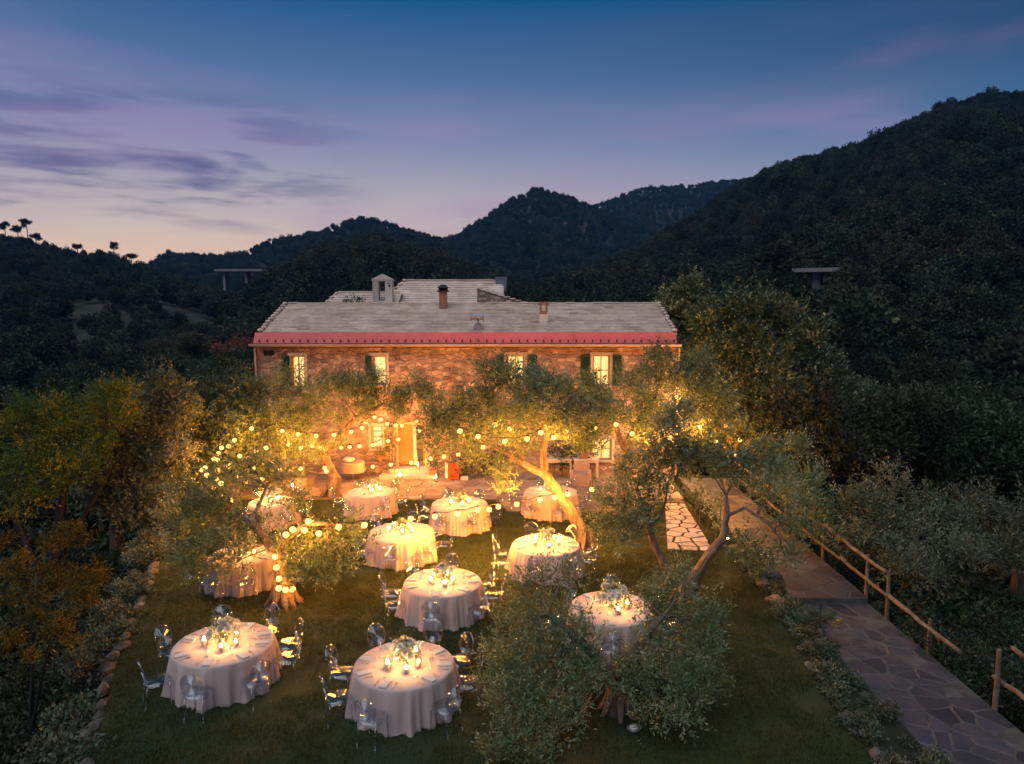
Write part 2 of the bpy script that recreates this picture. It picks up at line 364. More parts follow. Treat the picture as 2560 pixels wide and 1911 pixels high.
def scatter(name, pts, variants, material, label):
    """one mass of small plants: points with a mesh picked for each"""
    me = bpy.data.meshes.new(name); P = np.array([p[:3] for p in pts], dtype=np.float32)
    me.vertices.add(len(P)); me.vertices.foreach_set('co', P.reshape(-1))
    for an, ty, vals in (('scl', 'FLOAT', [p[3] for p in pts]), ('rotz', 'FLOAT', [random.uniform(0, 6.283) for p in pts]), ('idx', 'INT', [p[4] if len(p) > 4 else random.randrange(len(variants)) for p in pts])):
        at = me.attributes.new(an, ty, 'POINT'); at.data.foreach_set('value', vals)
    o = link(name, me); tag(o, label, None, None, 'stuff')
    ng = bpy.data.node_groups.new(name, 'GeometryNodeTree'); ng.interface.new_socket('Geometry', in_out='INPUT', socket_type='NodeSocketGeometry'); ng.interface.new_socket('Geometry', in_out='OUTPUT', socket_type='NodeSocketGeometry')
    n = ng.nodes; gi = n.new('NodeGroupInput'); go = n.new('NodeGroupOutput'); ip = n.new('GeometryNodeInstanceOnPoints'); jn = n.new('GeometryNodeJoinGeometry')
    for vm in reversed(variants):
        vo = bpy.data.objects.new(vm.name, vm)
        if not vm.materials: vm.materials.append(material)
        oi = n.new('GeometryNodeObjectInfo'); oi.inputs['Object'].default_value = vo; oi.inputs['As Instance'].default_value = True
        ng.links.new(oi.outputs['Geometry'], jn.inputs[0])
    def na_(nm, ty):
        q = n.new('GeometryNodeInputNamedAttribute'); q.data_type = ty; q.inputs[0].default_value = nm; return q.outputs[0]
    cx = n.new('ShaderNodeCombineXYZ'); ng.links.new(na_('rotz', 'FLOAT'), cx.inputs[2])
    ng.links.new(gi.outputs[0], ip.inputs['Points']); ng.links.new(jn.outputs[0], ip.inputs['Instance']); ip.inputs['Pick Instance'].default_value = True
    ng.links.new(na_('idx', 'INT'), ip.inputs['Instance Index']); ng.links.new(cx.outputs[0], ip.inputs['Rotation']); ng.links.new(na_('scl', 'FLOAT'), ip.inputs['Scale'])
    ng.links.new(ip.outputs[0], go.inputs[0])
    md = o.modifiers.new('scatter', 'NODES'); md.node_group = ng
    return o
FOREST = [inst_mesh('round_crown', 'round', s) for s in (1, 2, 3)] + [inst_mesh('tall_crown', 'tall', s) for s in (4, 5)]
PINES = [inst_mesh('pine_crown', 'pine', s) for s in (6, 7)]
for m_ in PINES: m_.materials.append(M['pine'])

# ------------------------------------------------------------------ hills
def hill(name, ridge, foot_y, foot_z, ntree, label, tree_h=5.5, tmin=.0, pines=0, amp=5.0, expo=1.1, scl=(.7, 1.3), clear=None):
    us = [r[0] for r in ridge]; N_ = 110; T_ = 26
    g = np.random.default_rng(len(name) * 7 + int(us[0]) % 97)
    def surf(s, t):
        u = us[0] + (us[-1] - us[0]) * s
        v = interp(u, us, [r[1] for r in ridge]); d = interp(u, us, [r[2] for r in ridge])
        p = spot(u, v, d); y = foot_y + (d - foot_y) * t; x = p.x / p.y * y
        z = foot_z + (p.z - tree_h - foot_z) * t ** expo
        z += amp * math.sin(math.pi * min(t, 1)) * (math.sin(x * .021 + y * .013) + .6 * math.sin(x * .05 - y * .027 + 1.3))
        return Vector((x, y, z))
    vs = []; fs = []
    for i in range(N_ + 1):
        for j in range(T_ + 1): vs.append(surf(i / N_, j / T_))
        b = surf(i / N_, 1); vs.append(b + Vector((b.x / b.y * 90, 90, -18))); vs.append(Vector((b.x / b.y * (b.y + 320), b.y + 320, foot_z - 10)))
    w = T_ + 3
    for i in range(N_):
        for j in range(w - 1): fs.append((i * w + j, (i + 1) * w + j, (i + 1) * w + j + 1, i * w + j + 1))
    me = bpy.data.meshes.new(name); me.from_pydata(vs, [], fs); me.polygons.foreach_set('use_smooth', [True] * len(fs))
    tag(link(name, me, M['hill']), kind='structure')
    pts = []
    while len(pts) < ntree:
        s, t = g.random(), tmin + (1 - tmin) * g.random() ** .8
        p = surf(s, t)
        if math.sin(p.x * .031 + 2) * math.sin(p.y * .027 + p.x * .011) + .5 * math.sin(p.x * .11 - p.y * .07) > 1.15 and g.random() < .6: continue
        if clear and any(((p.x / p.y) - c[0]) ** 2 / c[2] ** 2 + (t - c[1]) ** 2 / c[3] ** 2 < 1 for c in clear): continue
        pts.append((p.x, p.y, p.z - .8, scl[0] + (scl[1] - scl[0]) * g.random() ** 1.5 * (1.25 + .5 * math.sin(p.x * .045) * math.cos(p.y * .05)) + (.3 if g.random() < .07 and t < .8 else 0), int(g.choice(5, p=[.28, .28, .2, .12, .12]))))
    for k in range(ntree // 14):    # the skyline itself
        p = surf(g.random(), 1.0); pts.append((p.x, p.y + g.uniform(-4, 25), p.z - 1, g.uniform(*scl), int(g.choice(5))))
    scatter(name.replace('hill', 'forest') if 'hill' in name else 'forest', pts, FOREST, M['forest'], label)
    if pines:
        pp = []
        for k in range(pines):
            p = surf(g.random(), g.uniform(.9, 1.0)); pp.append((p.x, p.y, p.z - .5, g.uniform(.6, 1.1), int(g.integers(2))))
        scatter('pine_' + (name.replace('hill', 'forest')), pp, PINES, M['pine'], 'line of umbrella pines along the crest of a far ridge')
    return surf
s_r4 = hill('hill', [(1380, 600, 1300), (1440, 545, 1300), (1504, 509, 1300), (1596, 474, 1300), (1712, 463, 1300), (1828, 451, 1250), (1980, 430, 1200), (2150, 400, 1200)], 600, -10, 3600, 'dark wooded far ridge right of the central peak', 6, scl=(.8, 1.5))
s_r3 = hill('hill', [(980, 660, 1000), (1060, 625, 1000), (1128, 592, 1000), (1160, 573, 1000), (1215, 540, 1000), (1269, 503, 1000), (1305, 487, 1000), (1341, 473, 1000), (1411, 486, 1000), (1492, 516, 1000), (1560, 560, 1000), (1660, 610, 1000), (1760, 640, 1000)], 420, -12, 3000, 'wooded central peak behind the house', 7, pines=130, scl=(.8, 1.5))
s_r2 = hill('hill', [(250, 720, 850), (376, 655, 850), (416, 630, 850), (542, 634, 850), (615, 629, 850), (669, 598, 850), (723, 590, 850), (795, 576, 850), (860, 550, 850), (907, 545, 850), (951, 547, 850), (998, 565, 850), (1070, 585, 850), (1128, 597, 850), (1200, 640, 850), (1330, 700, 850)], 330, -14, 3600, 'wooded blue ridge left of the central peak', 8, pines=150, scl=(.8, 1.4))
s_r1 = hill('hill', [(-420, 520, 380), (-150, 570, 400), (0, 592, 420), (61, 600, 420), (108, 614, 420), (145, 627, 420), (202, 627, 420), (267, 632, 420), (300, 647, 420), (347, 660, 420), (450, 700, 420), (600, 745, 420), (800, 790, 420)], 95, -16, 2600, 'dark wooded slope at the far left under the sunset', 5, tmin=.02, expo=.9, amp=4, scl=(.45, 1.0), clear=[(-.50, .62, .035, .07), (-.455, .40, .04, .05), (-.58, .34, .05, .035)])
s_r2b = hill('hill', [(560, 780, 330), (640, 720, 340), (698, 682, 360), (745, 653, 370), (802, 625, 380), (882, 600, 380), (961, 596, 380), (1016, 617, 380), (1070, 624, 370), (1124, 650, 350), (1196, 675, 330), (1300, 705, 320), (1420, 740, 300)], 110, -16, 1500, 'wooded low hill right behind the stone house', 6, expo=.8, amp=3, scl=(.8, 1.3))
s_r5 = hill('hill', [(1330, 725, 270), (1405, 690, 290), (1514, 657, 310), (1623, 608, 350), (1678, 570, 380), (1760, 524, 410), (1851, 462, 450), (1943, 408, 470), (2082, 373, 480), (2152, 356, 490), (2256, 309, 500), (2371, 257, 500), (2464, 235, 500), (2560, 230, 500), (2750, 200, 500), (3050, 170, 480)], 62, -14, 6200, 'steep dark wooded mountainside on the right', 6, tmin=.015, expo=1.0, amp=6, scl=(.6, 1.15), clear=[(.434, .17, .036, .075)])

# small stands of trees one can tell apart on the left skyline
def skyline_pine(u, v_top, d, h, label):
    p = spot(u, v_top, d); b = Vector((p.x, p.y, p.z - h))
    r = empty('pine_tree', b); tag(r, label, 'tree', 'pines on the left skyline')
    tr = MB().tube([(0, 0, -2), (.25, 0, h * .4), (-.1, 0, h * .75), (0, 0, h * .92)], [.3, .22, .16, .08], 6)
    g = random.Random(int(u)); cl = []
    for k in range(9):
        a = g.uniform(0, 6.28); q = g.uniform(.5, 2.4); z = h * g.uniform(.62, .95)
        cl.append((math.cos(a) * q, math.sin(a) * q, z, g.uniform(1.0, 1.5))); tr.tube([(0, 0, z - 1.2), (math.cos(a) * q, math.sin(a) * q, z)], [.09, .05], 4)
    tr.build('trunk', M['dark'], r)
    qd, t = cloud(cl, 75, .5, 3, .5, .24, .3, .3, .1, .7, .7, int(u)); link('crown', quads_mesh('crown', qd, t), M['pine'], r)
for u, vt, d, h, lb in [(65, 546, 410, 13, 'tallest umbrella pine standing on the left skyline'), (10, 556, 410, 10, 'broad pine at the left edge of the skyline'), (42, 566, 405, 8, 'short dense pine between two taller skyline pines'), (88, 588, 410, 6, 'small pine right of the tallest skyline pine'), (192, 613, 415, 5, 'low flat pine alone on the left ridge'), (283, 607, 415, 9, 'dense round pine on the shoulder of the left ridge'), (327, 637, 415, 5, 'small round pine above the saddle of the left ridge')]:
    skyline_pine(u, vt, d, h, lb)

# two road viaducts on the far slopes
def viaduct(a, b, thick, piers, label):
    r = empty('viaduct', a); tag(r, label, 'bridge', 'viaducts on the far hills'); d = (b - a)
    ang = math.atan2(d.y, d.x); L = d.length
    MB().box(d / 2, (L, 8, thick), ang).build('deck', M['concrete'], r)
    for off in (-3.8, 3.8):
        nrm = Vector((-math.sin(ang), math.cos(ang), 0)) * off
        MB().box(d / 2 + nrm + Vector((0, 0, thick / 2 + .2)), (L, .3, .4), ang).build('parapet', M['concrete'], r)
    for f, hh, wd in piers: MB().box(d * f + Vector((0, 0, -hh / 2 - thick / 2)), (wd, 4, hh), ang).build('pier', M['concrete'], r)
viaduct(spot(545, 676, 300), spot(664, 680, 300), .5, [(.16, 8, 1.0), (.62, 7, 1.0)], 'distant bluish road bridge on two piers in the left valley')
viaduct(spot(1988, 684, 134), spot(2104, 676, 130), .32, [(.50, 4.2, 1.3)], 'pale road bridge on one thick pier on the right mountainside')

# ------------------------------------------------------------------ lawn, beds, terrace, paths
def slab(name, poly, z, thick, m, kind='structure', sub=0):
    n = len(poly); vs = [(x, y, z) for x, y in poly] + [(x, y, z - thick) for x, y in poly]
    fs = [tuple(range(n)), tuple(range(2 * n - 1, n - 1, -1))] + [(i, i + n, (i + 1) % n + n, (i + 1) % n) for i in range(n)]
    me = bpy.data.meshes.new(name); me.from_pydata(vs, [], fs); return tag(link(name, me, m), kind=kind)
def lawn_right(y): return interp(y, [4, 9, 12, 15, 17, 20, 26], [5.6, 5.7, 5.8, 6.1, 6.35, 6.5, 6.6])
left = [(x, y) for x, y in zip(WALL_X, WALL_Y) if y <= 27]
LAWN = [(lawn_right(y), y) for y in (4, 9, 12, 15, 17, 20, 26)] + [(lawn_right(26), 29.7)] + [(-12.9, 29.7)] + left[::-1]
slab('lawn', LAWN, 0, 3.0, M['lawn'])
slab('flower_bed', [(lawn_right(y), y) for y in (4, 9, 12, 15, 17, 20, 26)] + [(7.1, 29)] + [(6.85, y) for y in (26, 17, 9, 4)], -.05, 2, M['soil'])
def clip_poly(poly, nx, ny, c):      # keep nx*x+ny*y <= c
    res = []
    for i in range(len(poly)):
        a, b = poly[i], poly[(i + 1) % len(poly)]; da = nx * a[0] + ny * a[1] - c; db = nx * b[0] + ny * b[1] - c
        if da <= 0: res.append(a)
        if da * db < 0: f = da / (da - db); res.append((a[0] + (b[0] - a[0]) * f, a[1] + (b[1] - a[1]) * f))
    return res
def voronoi(pts, bound, gap):
    cells = []
    for i, p in enumerate(pts):
        poly = list(bound)
        for j, q in sorted(((j, q) for j, q in enumerate(pts) if j != i), key=lambda t: (t[1][0] - p[0]) ** 2 + (t[1][1] - p[1]) ** 2)[:22]:
            nx, ny = q[0] - p[0], q[1] - p[1]; L = math.hypot(nx, ny); nx, ny = nx / L, ny / L
            poly = clip_poly(poly, nx, ny, nx * p[0] + ny * p[1] + L / 2 - gap / 2)
            if len(poly) < 3: break
        if len(poly) >= 3: cells.append(poly)
    return cells
def grid_pts(x0, x1, y0, y1, dx, dy, jit=.38, seed=3):
    g = random.Random(seed); res = []; j = 0; y = y0 + dy / 2
    while y < y1:
        x = x0 + dx / 2 + (dx / 2 if j % 2 else 0)
        while x < x1: res.append((x + g.uniform(-jit, jit) * dx, y + g.uniform(-jit, jit) * dy)); x += dx
        y += dy; j += 1
    return res
def stone_mesh(poly, z0, z1, bev, name):
    cx = sum(p[0] for p in poly) / len(poly); cy = sum(p[1] for p in poly) / len(poly); n = len(poly)
    def ring(k, z, off):
        return [(cx + (p[0] - cx) * k, cy + (p[1] - cy) * k, z) for p in poly]
    mean = sum(math.hypot(p[0] - cx, p[1] - cy) for p in poly) / n; k = max(.5, 1 - bev / mean)
    mb = MB(); vs = ring(1, z0, 0) + ring(1, z1 - bev * .6, 0) + ring(k, z1 + random.uniform(-.004, .004), 0)
    fs = [tuple(2 * n + i for i in range(n))] + [(i, (i + 1) % n, n + (i + 1) % n, n + i) for i in range(n)] + [(n + i, n + (i + 1) % n, 2 * n + (i + 1) % n, 2 * n + i) for i in range(n)]
    mb.add(vs, fs, random.random()); return mb
def pave(base, cells, z0, z1, m, name, limit=300):
    cy = lambda c: sum(p[1] for p in c) / len(c)
    cells = sorted(cells, key=cy); rest = MB()
    for i, c in enumerate(cells):
        mb = stone_mesh(c, z0, z1 + random.uniform(-.006, .006), .015, name)
        if i < limit: mb.build(name, m, base)
        else: rest.add(mb.v, mb.f); rest.t[-len(mb.f):] = mb.t
    if rest.v: tag(rest.build(name, m, base), kind='stuff')
TER = [(-11.8, 25.7), (-.6, 25.6), (-.2, 24.2), (4.6, 24.1), (5.2, 25.3), (6.3, 25.3), (6.5, 29.58), (-12.6, 29.58)]
ter = slab('terrace', TER, .012, .5, M['joint'])
cells = voronoi(grid_pts(-12.3, 6.4, 25.75, 29.55, .80, .52, .36, 5), [(-12.3, 25.75), (6.4, 25.75), (6.45, 29.5), (-12.5, 29.5)], .035) + voronoi(grid_pts(-.2, 4.8, 24.2, 25.7, .8, .5, .36, 6), [(-.15, 24.22), (4.6, 24.15), (5.0, 25.7), (-.5, 25.7)], .035)
pave(ter, cells, .0, .035, M['terrace'], 'paving_stone')
FL = [(4.62, 20.35), (5.95, 20.2), (6.25, 25.1), (5.55, 25.1)]
fp = slab('garden_path', [(x, y) for x, y in FL], .010, .3, M['soil'])
pave(fp, voronoi(grid_pts(4.6, 6.3, 20.2, 25.2, .55, .42, .34, 8), FL, .075), 0, .035, M['flag'], 'flagstone')
lo = slab('stone_path', [(6.85, 4), (8.95, 4), (8.85, 16.9), (6.75, 16.9)], -.140, 1.5, M['path_joint'])
up = slab('stone_path', [(6.75, 16.905), (8.85, 16.905), (8.9, 29), (7.0, 29)], .0, 1.5, M['path_joint'])
pave(lo, voronoi(grid_pts(6.85, 8.9, 7.5, 16.9, .46, .40, .45, 9), [(6.87, 7.5), (8.92, 7.5), (8.83, 16.88), (6.78, 16.88)], .035), -.2, -.135, M['crazy'], 'paving_stone')
pave(up, voronoi(grid_pts(6.75, 8.9, 16.9, 28.9, .55, .55, .42, 10), [(6.78, 16.93), (8.83, 16.93), (8.88, 28.9), (7.02, 28.9)], .03), -.05, .005, M['crazy'], 'paving_stone')

# dry-stone retaining wall along the left edge of the lawn
rw = empty('retaining_wall', (-8, 14, 0)); tag(rw, 'dry-stone retaining wall along the dark left edge of the lawn', 'wall')
mbk = MB(); prev = None
for i in range(len(WALL_Y) - 3):
    a = Vector((WALL_X[i] + .06, WALL_Y[i], 0)); b = Vector((WALL_X[i + 1] + .06, WALL_Y[i + 1], 0)); d = b - a
    mbk.box((a + b) / 2 - rw.location + Vector((0, 0, -1.3)), (d.length + .02, .10, 2.5), math.atan2(d.y, d.x))
mbk.build('wall_core', M['mortar'], rw)
y = 8.2; k = 0
while y < 27:
    st = random.uniform(.28, .6)
    for lvl in range(5):
        w = random.uniform(.26, .5); yy = y + random.uniform(-.1, .1) + (lvl % 2) * .2
        c = Vector((wall_x(yy) - .10 + random.uniform(-.06, .06) - lvl * .02, yy, -.05 - lvl * .27 + random.uniform(-.06, .05))) - rw.location
        if k < 290: MB().blob(c, (w * .42, st * .56, random.uniform(.12, .19)), k, 1, .22).build('stone', M['rock'], rw)
        k += 1
    y += st
# loose stones edging the bed on the right of the lawn
sb = empty('stone_edging', (6.5, 15, 0)); tag(sb, 'row of pale rough stones edging the lawn beside the right-hand path', 'stone edging')
y = 9.0
while y < 26:
    w = random.uniform(.08, .22)
    if random.random() < .7:
        c = Vector((lawn_right(y) + random.uniform(.02, .25), y, -.01)) - sb.location
        MB().blob(c, (w * .8, w, w * .6), int(y * 100), 1, .25).build('stone', M['rock'], sb)
    y += random.uniform(.3, .75)
for x, y, w in [(6.95, 19.6, .5), (6.75, 18.9, .42), (6.95, 18.3, .33), (6.6, 20.2, .35), (6.55, 17.7, .3), (6.5, 16.6, .28), (6.65, 15.9, .22)]:
    MB().blob(Vector((x, y, .04)) - sb.location, (w * .7, w, w * .55), int(x * 100 + y), 2, .18).build('stone', M['rock'], sb)
# ------------------------------------------------------------------ the stone house
FY = 29.62; HX0, HX1, HZ = -10.66, 6.92, 5.42
hs = empty('stone_house', (-1.87, FY, 0)); tag(hs, 'long two-storey stone farmhouse with grey slate roof and red eave band', 'house')
HO = hs.location.copy()
OPEN = [(-9.25, -8.70, 3.72, 5.06), (-5.82, -5.27, 3.85, 5.06), (-.20, .50, 3.80, 5.08), (3.39, 4.10, 3.80, 5.08),
        (-4.92, -3.62, .34, 2.25), (-5.95, -5.50, 1.12, 2.08), (3.39, 4.22, .62, 1.55)]
DEPTH = .38
xs = sorted({HX0, HX1} | {q for o in OPEN for q in o[:2]}); zs = sorted({-.3, HZ} | {q for o in OPEN for q in o[2:]})
wb = MB()
for i in range(len(xs) - 1):
    for j in range(len(zs) - 1):
        cx, cz = (xs[i] + xs[i + 1]) / 2, (zs[j] + zs[j + 1]) / 2
        if any(o[0] < cx < o[1] and o[2] < cz < o[3] for o in OPEN): continue
        wb.add([(xs[i], FY, zs[j]), (xs[i + 1], FY, zs[j]), (xs[i + 1], FY, zs[j + 1]), (xs[i], FY, zs[j + 1])], [(0, 1, 2, 3)], .5)
for x0, x1, z0, z1 in OPEN:
    for q in (((x0, z0), (x0, z1)), ((x1, z1), (x1, z0)), ((x0, z1), (x1, z1)), ((x1, z0), (x0, z0))):
        (a, b), (c, d) = q; wb.add([(a, FY, b), (c, FY, d), (c, FY + DEPTH, d), (a, FY + DEPTH, b)], [(0, 1, 2, 3)], .5)
# side and back walls with gables
BY, RY, RZ = 37.0, 33.3, 7.02
for x in (HX0, HX1): wb.add([(x, FY, -2), (x, BY, -2), (x, BY, HZ), (x, RY, RZ), (x, FY, HZ)], [(0, 1, 2, 3, 4)], .5)
wb.add([(HX0, BY, -2), (HX1, BY, -2), (HX1, BY, HZ), (HX0, BY, HZ)], [(0, 1, 2, 3)], .5)
wb.v = [tuple(Vector(q) - HO) for q in wb.v]
wall = wb.build('wall', M['mortar'], hs)
# rubble stones, each its own piece
g = random.Random(21); SX = 1.75
pts_ = []; zz = -.1
while zz < HZ:
    dz = .17 if zz < 3.2 else .165; xx = HX0 + g.uniform(0, .3)
    while xx < HX1: pts_.append((xx + g.uniform(-.16, .16), (zz + dz / 2 + g.uniform(-.07, .07)) * SX)); xx += g.choice((.18, .26, .32, .46))
    zz += dz
ST = []
for poly in voronoi(pts_, [(HX0, -.02 * SX), (HX1, -.02 * SX), (HX1, (HZ - .02) * SX), (HX0, (HZ - .02) * SX)], .034):
    poly = [(p[0], p[1] / SX) for p in poly]
    cx, cz = sum(p[0] for p in poly) / len(poly), sum(p[1] for p in poly) / len(poly)
    for o in OPEN:
        if len(poly) < 3: break
        X0, X1, Z0, Z1 = min(p[0] for p in poly), max(p[0] for p in poly), min(p[1] for p in poly), max(p[1] for p in poly)
        if X1 > o[0] and X0 < o[1] and Z1 > o[2] and Z0 < o[3]:
            if o[0] < cx < o[1] and o[2] < cz < o[3]: poly = []; break
            d_ = [(o[0] - cx, (1, 0, o[0])), (cx - o[1], (-1, 0, -o[1])), ((o[2] - cz) , (0, 1, o[2])), ((cz - o[3]), (0, -1, -o[3]))]
            poly = clip_poly(poly, *max(d_)[1])
    if len(poly) >= 3:
        ar = abs(sum(poly[i][0] * poly[i - 1][1] - poly[i - 1][0] * poly[i][1] for i in range(len(poly)))) / 2
        if ar > .006: ST.append(poly)
mz = lambda p: sum(q[1] for q in p) / len(p)
ST.sort(key=lambda p: -mz(p))
def wall_stone(poly, gg):
    n = len(poly); cx, cz = sum(p[0] for p in poly) / n, mz(poly); pr = gg.uniform(.008, .05); k = min(max(p[0] for p in poly) - cx, max(p[1] for p in poly) - cz); f = 1 - min(.45, .028 / max(k, .03)); tl = gg.uniform(-.04, .04)
    mb = MB(); vs = [(a - HO.x, .01, b) for a, b in poly] + [(a - HO.x, -pr * .55, b) for a, b in poly] + [(cx + (a - cx) * f - HO.x, -pr + (a - cx) * tl, cz + (b - cz) * f) for a, b in poly]
    fs = [(i, (i + 1) % n, n + (i + 1) % n, n + i) for i in range(n)] + [(n + i, n + (i + 1) % n, 2 * n + (i + 1) % n, 2 * n + i) for i in range(n)] + [tuple(2 * n + i for i in range(n))]
    return mb.add(vs, fs, gg.random())
rest = MB()
for i, s in enumerate(ST):
    mb = wall_stone(s, g)
    if i < 300: mb.build('stone', M['stone'], wall)
    else: rest.add(mb.v, mb.f); rest.t[-len(mb.f):] = mb.t
tag(rest.build('stone', M['stone'], wall), kind='stuff')

def hp(name, mb, m, parent=hs, smooth=False):
    mb.v = [tuple(Vector(q) - HO) for q in mb.v]; return mb.build(name, m, parent, smooth=smooth)
# windows: frame, panes, bars, sill, shutters
def window(o, bars_v=1, bars_h=1, sill=True):
    x0, x1, z0, z1 = o; y = FY + .16; cx, cz = (x0 + x1) / 2, (z0 + z1) / 2; w, h = x1 - x0, z1 - z0
    f = MB(); t = .055
    f.box((x0 + t / 2 + .002, y, cz), (t, .07, h - .004)); f.box((x1 - t / 2 - .002, y, cz), (t, .07, h - .004))
    f.box((cx, y, z0 + t / 2 + .002), (w - 2 * t - .008, .068, t)); f.box((cx, y, z1 - t / 2 - .002), (w - 2 * t - .008, .068, t))
    fr = hp('window', f, M['frame']); b = MB()
    for k in range(bars_v): b.box((x0 + w * (k + 1) / (bars_v + 1), y - .004, cz), (.045, .06, h - 2 * t - .01))
    for k in range(bars_h): b.box((cx, y + .002, z0 + h * (k + 1) / (bars_h + 1)), (w - 2 * t - .01, .045, .035))
    if b.v: hp('glazing_bar', b, M['frame'], fr)
    hp('pane', MB().add([(x0 + .03, y + .03, z0 + .03), (x1 - .03, y + .03, z0 + .03), (x1 - .03, y + .03, z1 - .03), (x0 + .03, y + .03, z1 - .03)], [(0, 1, 2, 3)]), M['pane'], fr)
    if sill: hp('sill', MB().box((cx, FY - .02, z0 - .045), (w + .16, .22, .07)), M['plaster'], fr)
    hp('surround', MB().box((x0 - .065, FY - .028, cz), (.11, .06, h)).box((x1 + .065, FY - .028, cz), (.11, .06, h)).box((cx, FY - .03, z1 + .07), (w + .26, .062, .13)), M['plaster'], fr)
    return fr
def shutter(x, z0, z1, w):
    s = MB(); t = .05; h = z1 - z0; y = FY - .085
    s.box((x - w / 2 + t / 2, y, z0 + h / 2), (t, .04, h)).box((x + w / 2 - t / 2, y, z0 + h / 2), (t, .04, h))
    for q in (z0 + .04, z0 + h / 2, z1 - .04): s.box((x, y + .001, q), (w - 2 * t, .038, .08))
    sh = hp('shutter', s, M['shutter']); k = MB(); n = int(h / .055)
    for i in range(n):
        zz = z0 + .07 + (h - .14) * (i + .5) / n; k.box((x, y, zz), (w - 2 * t, .012, .05), 0, None, .6)
    hp('slat', k, M['shutter'], sh)
window(OPEN[0], 1, 0); window(OPEN[1], 0, 0); window(OPEN[2], 1, 0); window(OPEN[3], 1, 1); window(OPEN[5], 0, 3); window(OPEN[6], 1, 1)
for x, z0, z1, w in [(-9.44, 3.72, 5.06, .30), (-6.0, 3.85, 5.06, .26), (.86, 3.80, 5.10, .38), (3.07, 3.80, 5.10, .42), (4.40, 3.80, 5.10, .40), (-.5, 3.80, 5.10, .30)]: shutter(x, z0, z1, w)
# doorway: frame, one leaf shut, one open, the lit hall behind, two steps
x0, x1, z0, z1 = OPEN[4]
hp('door_frame', MB().box((x0 + .05, FY + .1, (z0 + z1) / 2), (.10, .16, z1 - z0)).box((x1 - .05, FY + .1, (z0 + z1) / 2), (.10, .16, z1 - z0)).box(((x0 + x1) / 2, FY + .1, z1 - .05), (x1 - x0 - .2, .158, .10)), M['frame'])
dl = hp('door', MB().box((x0 + .42, FY + .12, (z0 + z1) / 2), (.62, .05, z1 - z0 - .12)), M['door'])
hp('door_panel', MB().box((x0 + .42, FY + .09, z0 + .52), (.42, .02, .62)).box((x0 + .42, FY + .09, z0 + 1.36), (.42, .02, .78)), M['door'], dl)
hp('handle', MB().tube([(x0 + .68, FY + .05, z0 + .95), (x0 + .62, FY + .05, z0 + .95)], .014, 6), M['silver'], dl)
do = hp('door', MB().box((x1 - .13, FY + .48, (z0 + z1) / 2), (.62, .05, z1 - z0 - .12), R(84)), M['door'])
hp('curtain', MB().tube([(x0 + .78, FY + .06, z1 - .1), (x0 + .80, FY + .05, z0 + .8), (x0 + .84, FY + .06, z0 + .05)], [.09, .07, .10], 8, rough=.2), M['white'])
hb = MB(); hy0, hy1 = FY + DEPTH, FY + 2.6
hb.add([(x0 - .6, hy1, z0), (x1 + .6, hy1, z0), (x1 + .6, hy1, 2.6), (x0 - .6, hy1, 2.6), (x0 - .6, hy0, z0), (x1 + .6, hy0, z0), (x1 + .6, hy0, 2.6), (x0 - .6, hy0, 2.6)], [(0, 1, 2, 3), (0, 3, 7, 4), (1, 5, 6, 2), (0, 4, 5, 1), (3, 2, 6, 7)], .5)
hall = hp('hall', hb, M['plaster'])
for k in range(4): hp('hall_step', MB().box((x1 - .30, FY + 1.3 + .26 * k, z0 + .1 + .19 * k), (.8, .28, .19 + .001 * k)), M['plaster'])
hp('hall_lamp', MB().lathe([(.02, 2.5), (.09, 2.45), (.13, 2.36), (.09, 2.27), (.02, 2.24)], 12, (x1 - .35, FY + .95, 0)), M['lamp'])
hp('door_step', MB().box(((x0 + x1) / 2, FY - .28, .26), (1.75, .5, .155)), M['flag'])
hp('door_step', MB().box(((x0 + x1) / 2 - .05, FY - .48, .105), (2.3, .96, .15)), M['flag'])
hp('vent', MB().box((-10.15, FY - .035, 5.18), (.42, .04, .20)), M['dark'])
# quoin drainpipe on the left corner
hp('drainpipe', MB().tube([(HX0 - .05, FY - .12, 5.4), (HX0 - .03, FY - .1, 3), (HX0 - .03, FY - .1, 0)], .045, 8), M['gutter'])
hp('drainpipe', MB().tube([(HX1 + .05, FY - .12, 5.4), (HX1 + .03, FY - .1, 3), (HX1 + .03, FY - .1, 0)], .045, 8), M['gutter'])

# ---- roof: deck, slates, ridge caps, verge stones, red eave band, gutter
def slope(x0, x1, xr0, xr1, ya, za, yb, zb, rows, w, seed, sk=.02):
    gg = random.Random(seed); m = MB(); L = math.hypot(yb - ya, zb - za); n = Vector((0, -(zb - za) / L, (yb - ya) / L))
    for r in range(rows):
        f0, f1 = r / rows, (r + 1.25) / rows; xl, xr = x0 + (xr0 - x0) * f0, x1 + (xr1 - x1) * f0
        x = xl + gg.uniform(-.1, 0)
        while x < xr:
            ww = w * gg.uniform(.6, 1.5); e = min(x + ww - .012, xr)
            if e - x > .05:
                lift = gg.uniform(.050, .062) + (gg.random() < .015) * .03; jy = gg.uniform(-.012, .012) / L
                a = Vector((0, ya + (yb - ya) * (f0 + jy), za + (zb - za) * (f0 + jy))) + n * lift; b = Vector((0, ya + (yb - ya) * min(f1, 1), za + (zb - za) * min(f1, 1))) + n * .006
                a2 = a - n * .05
                m.add([(x, a.y, a.z), (e, a.y, a.z + gg.uniform(-.004, .004)), (e, b.y, b.z), (x, b.y, b.z), (x, a2.y, a2.z), (e, a2.y, a2.z)], [(0, 1, 2, 3), (4, 5, 1, 0), (4, 0, 3), (5, 2, 1)], gg.random())
            x += ww
    return m
EY, EZ = 29.62, 6.0
